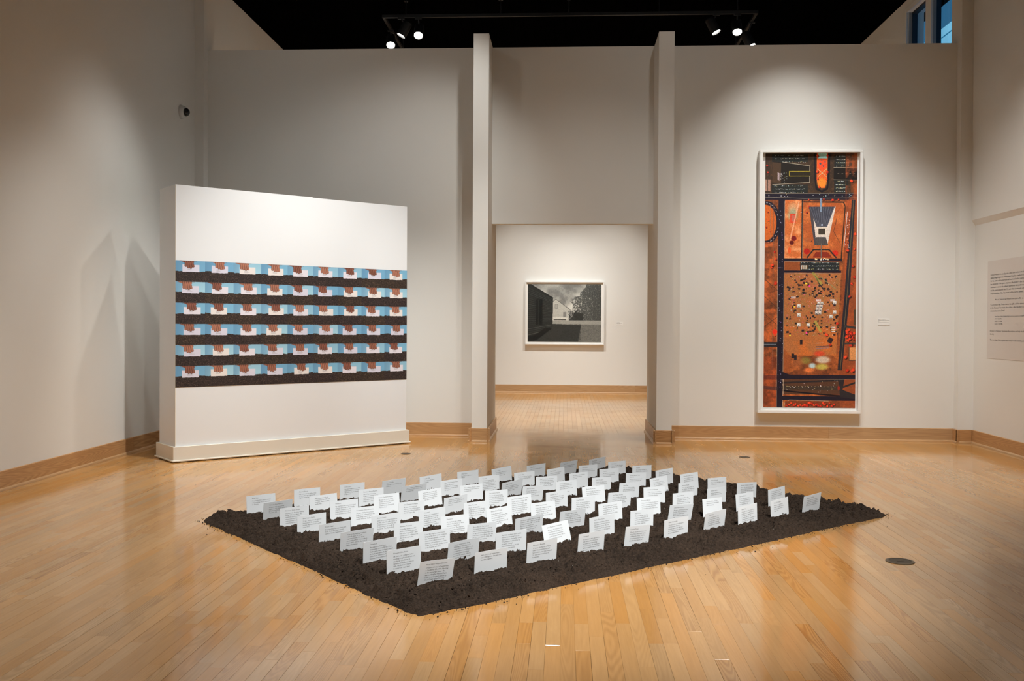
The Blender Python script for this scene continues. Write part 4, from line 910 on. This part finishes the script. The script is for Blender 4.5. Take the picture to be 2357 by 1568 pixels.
for _ in range(21000):
    r_ = float(gs.choice([.5, .7, 1.0, 1.6], p=[.3, .35, .25, .1])) * gs.uniform(.7, 1.3) * .0145 / STEP
    i, j = int(gs.integers(3, na - 4)), int(gs.integers(3, nb_ - 4)); k_ = int(r_) + 1
    i0, i1, j0, j1 = max(0, i - k_), min(na, i + k_ + 1), max(0, j - k_), min(nb_, j + k_ + 1)
    yy, xx = np.mgrid[i0 - i:i1 - i, j0 - j:j1 - j]
    q = 1 - (yy * yy + xx * xx * gs.uniform(.7, 1.6)) / (r_ * r_)
    cl_[i0:i1, j0:j1] = np.maximum(cl_[i0:i1, j0:j1], np.sqrt(np.clip(q, 0, 1)) * r_ * STEP * .85)
Hh += cl_ * sstep(.005, .04, dist)
Hh = np.maximum(Hh, 0)
def soil_h(a, b):
    i, j = int(np.clip((a + .06) / STEP, 0, na - 1)), int(np.clip((b + .06) / STEP, 0, nb_ - 1)); return float(Hh[i, j])
# earth is pressed up a little against every card
for (x, y, an, p_, ro, h_, tx) in CARDS:
    q = Vector((x, y, 0)) - S0; a0, b0 = q.dot(E_), q.dot(B_)
    i, j = int((a0 + .06) / STEP), int((b0 + .06) / STEP); k_ = 26
    i0, i1, j0, j1 = max(0, i - k_), min(na, i + k_), max(0, j - k_), min(nb_, j + k_)
    sl = (slice(i0, i1), slice(j0, j1)); t_ = R(an) - TH_
    u = (GA[sl] - a0) * math.cos(t_) + (GB[sl] - b0) * math.sin(t_); v = -(GA[sl] - a0) * math.sin(t_) + (GB[sl] - b0) * math.cos(t_)
    Hh[sl] += .009 * np.exp(-(v / .022) ** 2) * sstep(.13, .08, abs(u)) * gs.uniform(.5, 1.2)
    near = sstep(.09, .03, abs(v)) * sstep(.15, .09, abs(u))          # keep the ground near each card at the measured level
    Hh[sl] += near * (.053 - Hh[sl]) * .5
jx, jy = gs.normal(0, STEP * .18, Hh.shape), gs.normal(0, STEP * .18, Hh.shape)
co = np.stack([GA + jx, GB + jy, Hh], -1).reshape(-1, 3)
ii = np.arange(na * nb_).reshape(na, nb_)
keep = (np.maximum.reduce([Hh[:-1, :-1], Hh[1:, :-1], Hh[:-1, 1:], Hh[1:, 1:]]) > 0.0004)
qd = np.stack([ii[:-1, :-1], ii[1:, :-1], ii[1:, 1:], ii[:-1, 1:]], -1)[keep]
used, inv = np.unique(qd, return_inverse=True); co = co[used]; qd = inv.reshape(qd.shape)
me = bpy.data.meshes.new('soil')
me.vertices.add(len(co)); me.vertices.foreach_set('co', co.astype(np.float32).ravel())
me.loops.add(qd.size); me.loops.foreach_set('vertex_index', qd.astype(np.int32).ravel())
me.polygons.add(len(qd)); me.polygons.foreach_set('loop_start', np.arange(0, qd.size, 4, dtype=np.int32)); me.polygons.foreach_set('loop_total', np.full(len(qd), 4, np.int32))
me.update(calc_edges=True); me.validate()
m_soil, nt, b = new_mat('garden_soil')
g_ = N(nt, 'ShaderNodeNewGeometry'); n1 = N(nt, 'ShaderNodeTexNoise'); n1.inputs['Scale'].default_value = 80; n1.inputs['Detail'].default_value = 6; nt.links.new(g_.outputs['Position'], n1.inputs['Vector'])
n2 = N(nt, 'ShaderNodeTexNoise'); n2.inputs['Scale'].default_value = 3.2; n2.inputs['Detail'].default_value = 3; nt.links.new(g_.outputs['Position'], n2.inputs['Vector'])
ad = N(nt, 'ShaderNodeMath', operation='MULTIPLY_ADD'); nt.links.new(n2.outputs[0], ad.inputs[0]); ad.inputs[1].default_value = .5; nt.links.new(n1.outputs[0], ad.inputs[2])
rp = N(nt, 'ShaderNodeMapRange'); nt.links.new(ad.outputs[0], rp.inputs[0]); rp.inputs[1].default_value = .45; rp.inputs[2].default_value = 1.05
mx = N(nt, 'ShaderNodeMix', data_type='RGBA'); nt.links.new(rp.outputs[0], mx.inputs[0]); mx.inputs[6].default_value = (.012, .0084, .0063, 1); mx.inputs[7].default_value = (.068, .045, .032, 1)
nt.links.new(mx.outputs[2], b.inputs['Base Color']); b.inputs['Roughness'].default_value = .95; b.inputs['Specular IOR Level'].default_value = .15
n3 = N(nt, 'ShaderNodeTexNoise'); n3.inputs['Scale'].default_value = 190; n3.inputs['Detail'].default_value = 4; nt.links.new(g_.outputs['Position'], n3.inputs['Vector'])
bp = N(nt, 'ShaderNodeBump'); bp.inputs['Strength'].default_value = 1.0; bp.inputs['Distance'].default_value = .009; nt.links.new(n3.outputs[0], bp.inputs['Height']); nt.links.new(bp.outputs[0], b.inputs['Normal'])
me.materials.append(m_soil)
so = link(bpy.data.objects.new('earth', me), bed); so['kind'] = 'stuff'
# crumbs, fibres and pale grains: too many to count
OCT = np.array([[1, 0, 0], [-1, 0, 0], [0, 1, 0], [0, -1, 0], [0, 0, 1], [0, 0, -1]], float)
def tetra(c, r):
    q = OCT * gs.uniform(.55, 1.1, (6, 1)) + gs.normal(0, .14, (6, 3)); return [tuple(np.array(c) + r * k) for k in q]
TF = [(0, 2, 4), (2, 1, 4), (1, 3, 4), (3, 0, 4), (2, 0, 5), (1, 2, 5), (3, 1, 5), (0, 3, 5)]
V, F = [], []
for _ in range(900):
    per = gs.uniform(0, 2 * (SA + SB)); off = -abs(gs.normal(0, .022)) - .004
    if gs.random() < .12: off -= gs.exponential(.07)
    if per < SA: p = (per, off)
    elif per < SA + SB: p = (SA - off, per - SA)
    elif per < 2 * SA + SB: p = (per - SA - SB, SB - off)
    else: p = (off, per - 2 * SA - SB)
    r_ = abs(gs.normal(0, .0022)) + .0012; n_ = len(V); V += tetra((p[0], p[1], r_ * .5), r_); F += [tuple(q + n_ for q in f) for f in TF]
for _ in range(15000):
    a0, b0 = gs.uniform(.02, SA - .02), gs.uniform(.02, SB - .02); r_ = abs(gs.normal(0, .0030)) + .0018; n_ = len(V)
    V += tetra((a0, b0, soil_h(a0, b0) + r_ * .5), r_); F += [tuple(q + n_ for q in f) for f in TF]
o = mesh_obj('crumbs', V, F, m_soil, bed, True); o['kind'] = 'stuff'
V, F = [], []
for _ in range(900):
    a0, b0 = gs.uniform(.0, SA), gs.uniform(.0, SB); L_ = gs.uniform(.008, .045); an = gs.uniform(0, 6.28); z0 = soil_h(a0, b0) + .002
    a1, b1 = a0 + L_ * math.cos(an), b0 + L_ * math.sin(an); z1 = soil_h(a1, b1) + gs.uniform(.001, .010); t_ = gs.uniform(.0005, .0011); n_ = len(V)
    V += [(a0, b0, z0), (a0 + t_, b0 - t_, z0), (a0, b0, z0 + 2 * t_), (a1, b1, z1)]; F += [tuple(q + n_ for q in f) for f in ((0, 1, 2), (0, 3, 1), (0, 2, 3), (1, 3, 2))]
o = mesh_obj('fibres', V, F, plain('dry_fibre', (.085,.055,.037), .9, noise=.4, nscale=40), bed); o['kind'] = 'stuff'
V, F = [], []
for _ in range(170):
    a0, b0 = gs.uniform(.03, SA - .03), gs.uniform(.03, SB - .03); r_ = gs.uniform(.0012, .0028); n_ = len(V)
    V += tetra((a0, b0, soil_h(a0, b0) + r_ * .6), r_); F += [tuple(q + n_ for q in f) for f in TF]
o = mesh_obj('pale_grains', V, F, plain('perlite', (.4,.39,.37), .9, noise=.2, nscale=40), bed); o['kind'] = 'stuff'

# ------------------------------------------------------------------ the cards
CW, CT = .208, .0013
EM, LSP = .0083, .0126
_probe = text_mesh(["19 years old, fiancé of Maria"], .01, .0126); _xs = [v.co.x for v in _probe.vertices]; EM = .01 * .120 / (max(_xs) - min(_xs)); bpy.data.meshes.remove(_probe)
ORD = ['first', 'second', 'third', 'fourth', 'fifth', 'sixth', 'seventh', 'eighth', 'ninth', 'tenth']
ROW = ['nearest row', 'second row from the front', 'third row from the front', 'fourth row from the front', 'middle row', 'fourth row from the back', 'third row from the back', 'second row from the back', 'farthest row']
BOW = {0: .006, 1: .003, 5: .004, 6: .004, 11: .005, 3: .003}
def bow(x, amp): return amp * (1 - (2 * x / CW) ** 2)
for i, (x, y, an, p_, ro, h_, tx) in enumerate(CARDS):
    r_, c_ = divmod(i, 10)
    look = 'grey-looking' if p_ < -7 else ('bright white' if p_ > 4.4 else 'white')
    who = ORD[c_] + ' from the left' if c_ < 5 else (ORD[9 - c_] + ' from the right' if c_ < 9 else 'last on the right')
    card = thing('printed_card', '%s printed card stuck in soil, %s, %s' % (look, ROW[r_], who), 'card', (x, y, .055), 0, 'printed cards standing in the soil bed')
    card.rotation_euler = (R(-p_), R(ro), R(an))
    amp = BOW.get(i, random.uniform(-.0008, .0012))
    n_ = 8; vs = []
    for k_ in range(n_ + 1):
        xx = -CW / 2 + CW * k_ / n_; yy = bow(xx, amp)
        vs += [(xx, yy - CT / 2, -.022), (xx, yy - CT / 2, h_), (xx, yy + CT / 2, h_), (xx, yy + CT / 2, -.022)]
    fs = []
    for k_ in range(n_):
        a, b2 = 4 * k_, 4 * k_ + 4
        fs += [(a, b2, b2 + 1, a + 1), (a + 1, b2 + 1, b2 + 2, a + 2), (a + 2, b2 + 2, b2 + 3, a + 3), (a + 3, b2 + 3, b2, a)]
    fs += [(0, 1, 2, 3), (4 * n_, 4 * n_ + 3, 4 * n_ + 2, 4 * n_ + 1)]
    mesh_obj('paper', vs, fs, M_CARD, card)
    name, body = tx.split('|'); yv = h_ - .0225
    blocks = []
    if name:
        nl = name.split('/'); blocks.append((nl, yv)); yv -= LSP * (1.35 + len(nl) - 1)
    body = body.split('/'); body = body[:max(1, int((yv - .004) / LSP) + 1)]
    blocks.append((body, yv))
    m2 = bmesh.new()
    for ls, yt in blocks:
        mt = text_mesh(ls, EM, LSP); mt.transform(Matrix.Translation((-CW / 2 + .040, yt, 0))); m2.from_mesh(mt); bpy.data.meshes.remove(mt)
    for v in m2.verts:
        X_, Z_ = v.co.x, v.co.y; v.co = (X_, bow(X_, amp) - CT / 2 - .00035, Z_)
    mm = bpy.data.meshes.new('lettering'); m2.to_mesh(mm); m2.free(); mm.materials.append(M_INK3)
    link(bpy.data.objects.new('lettering', mm), card)
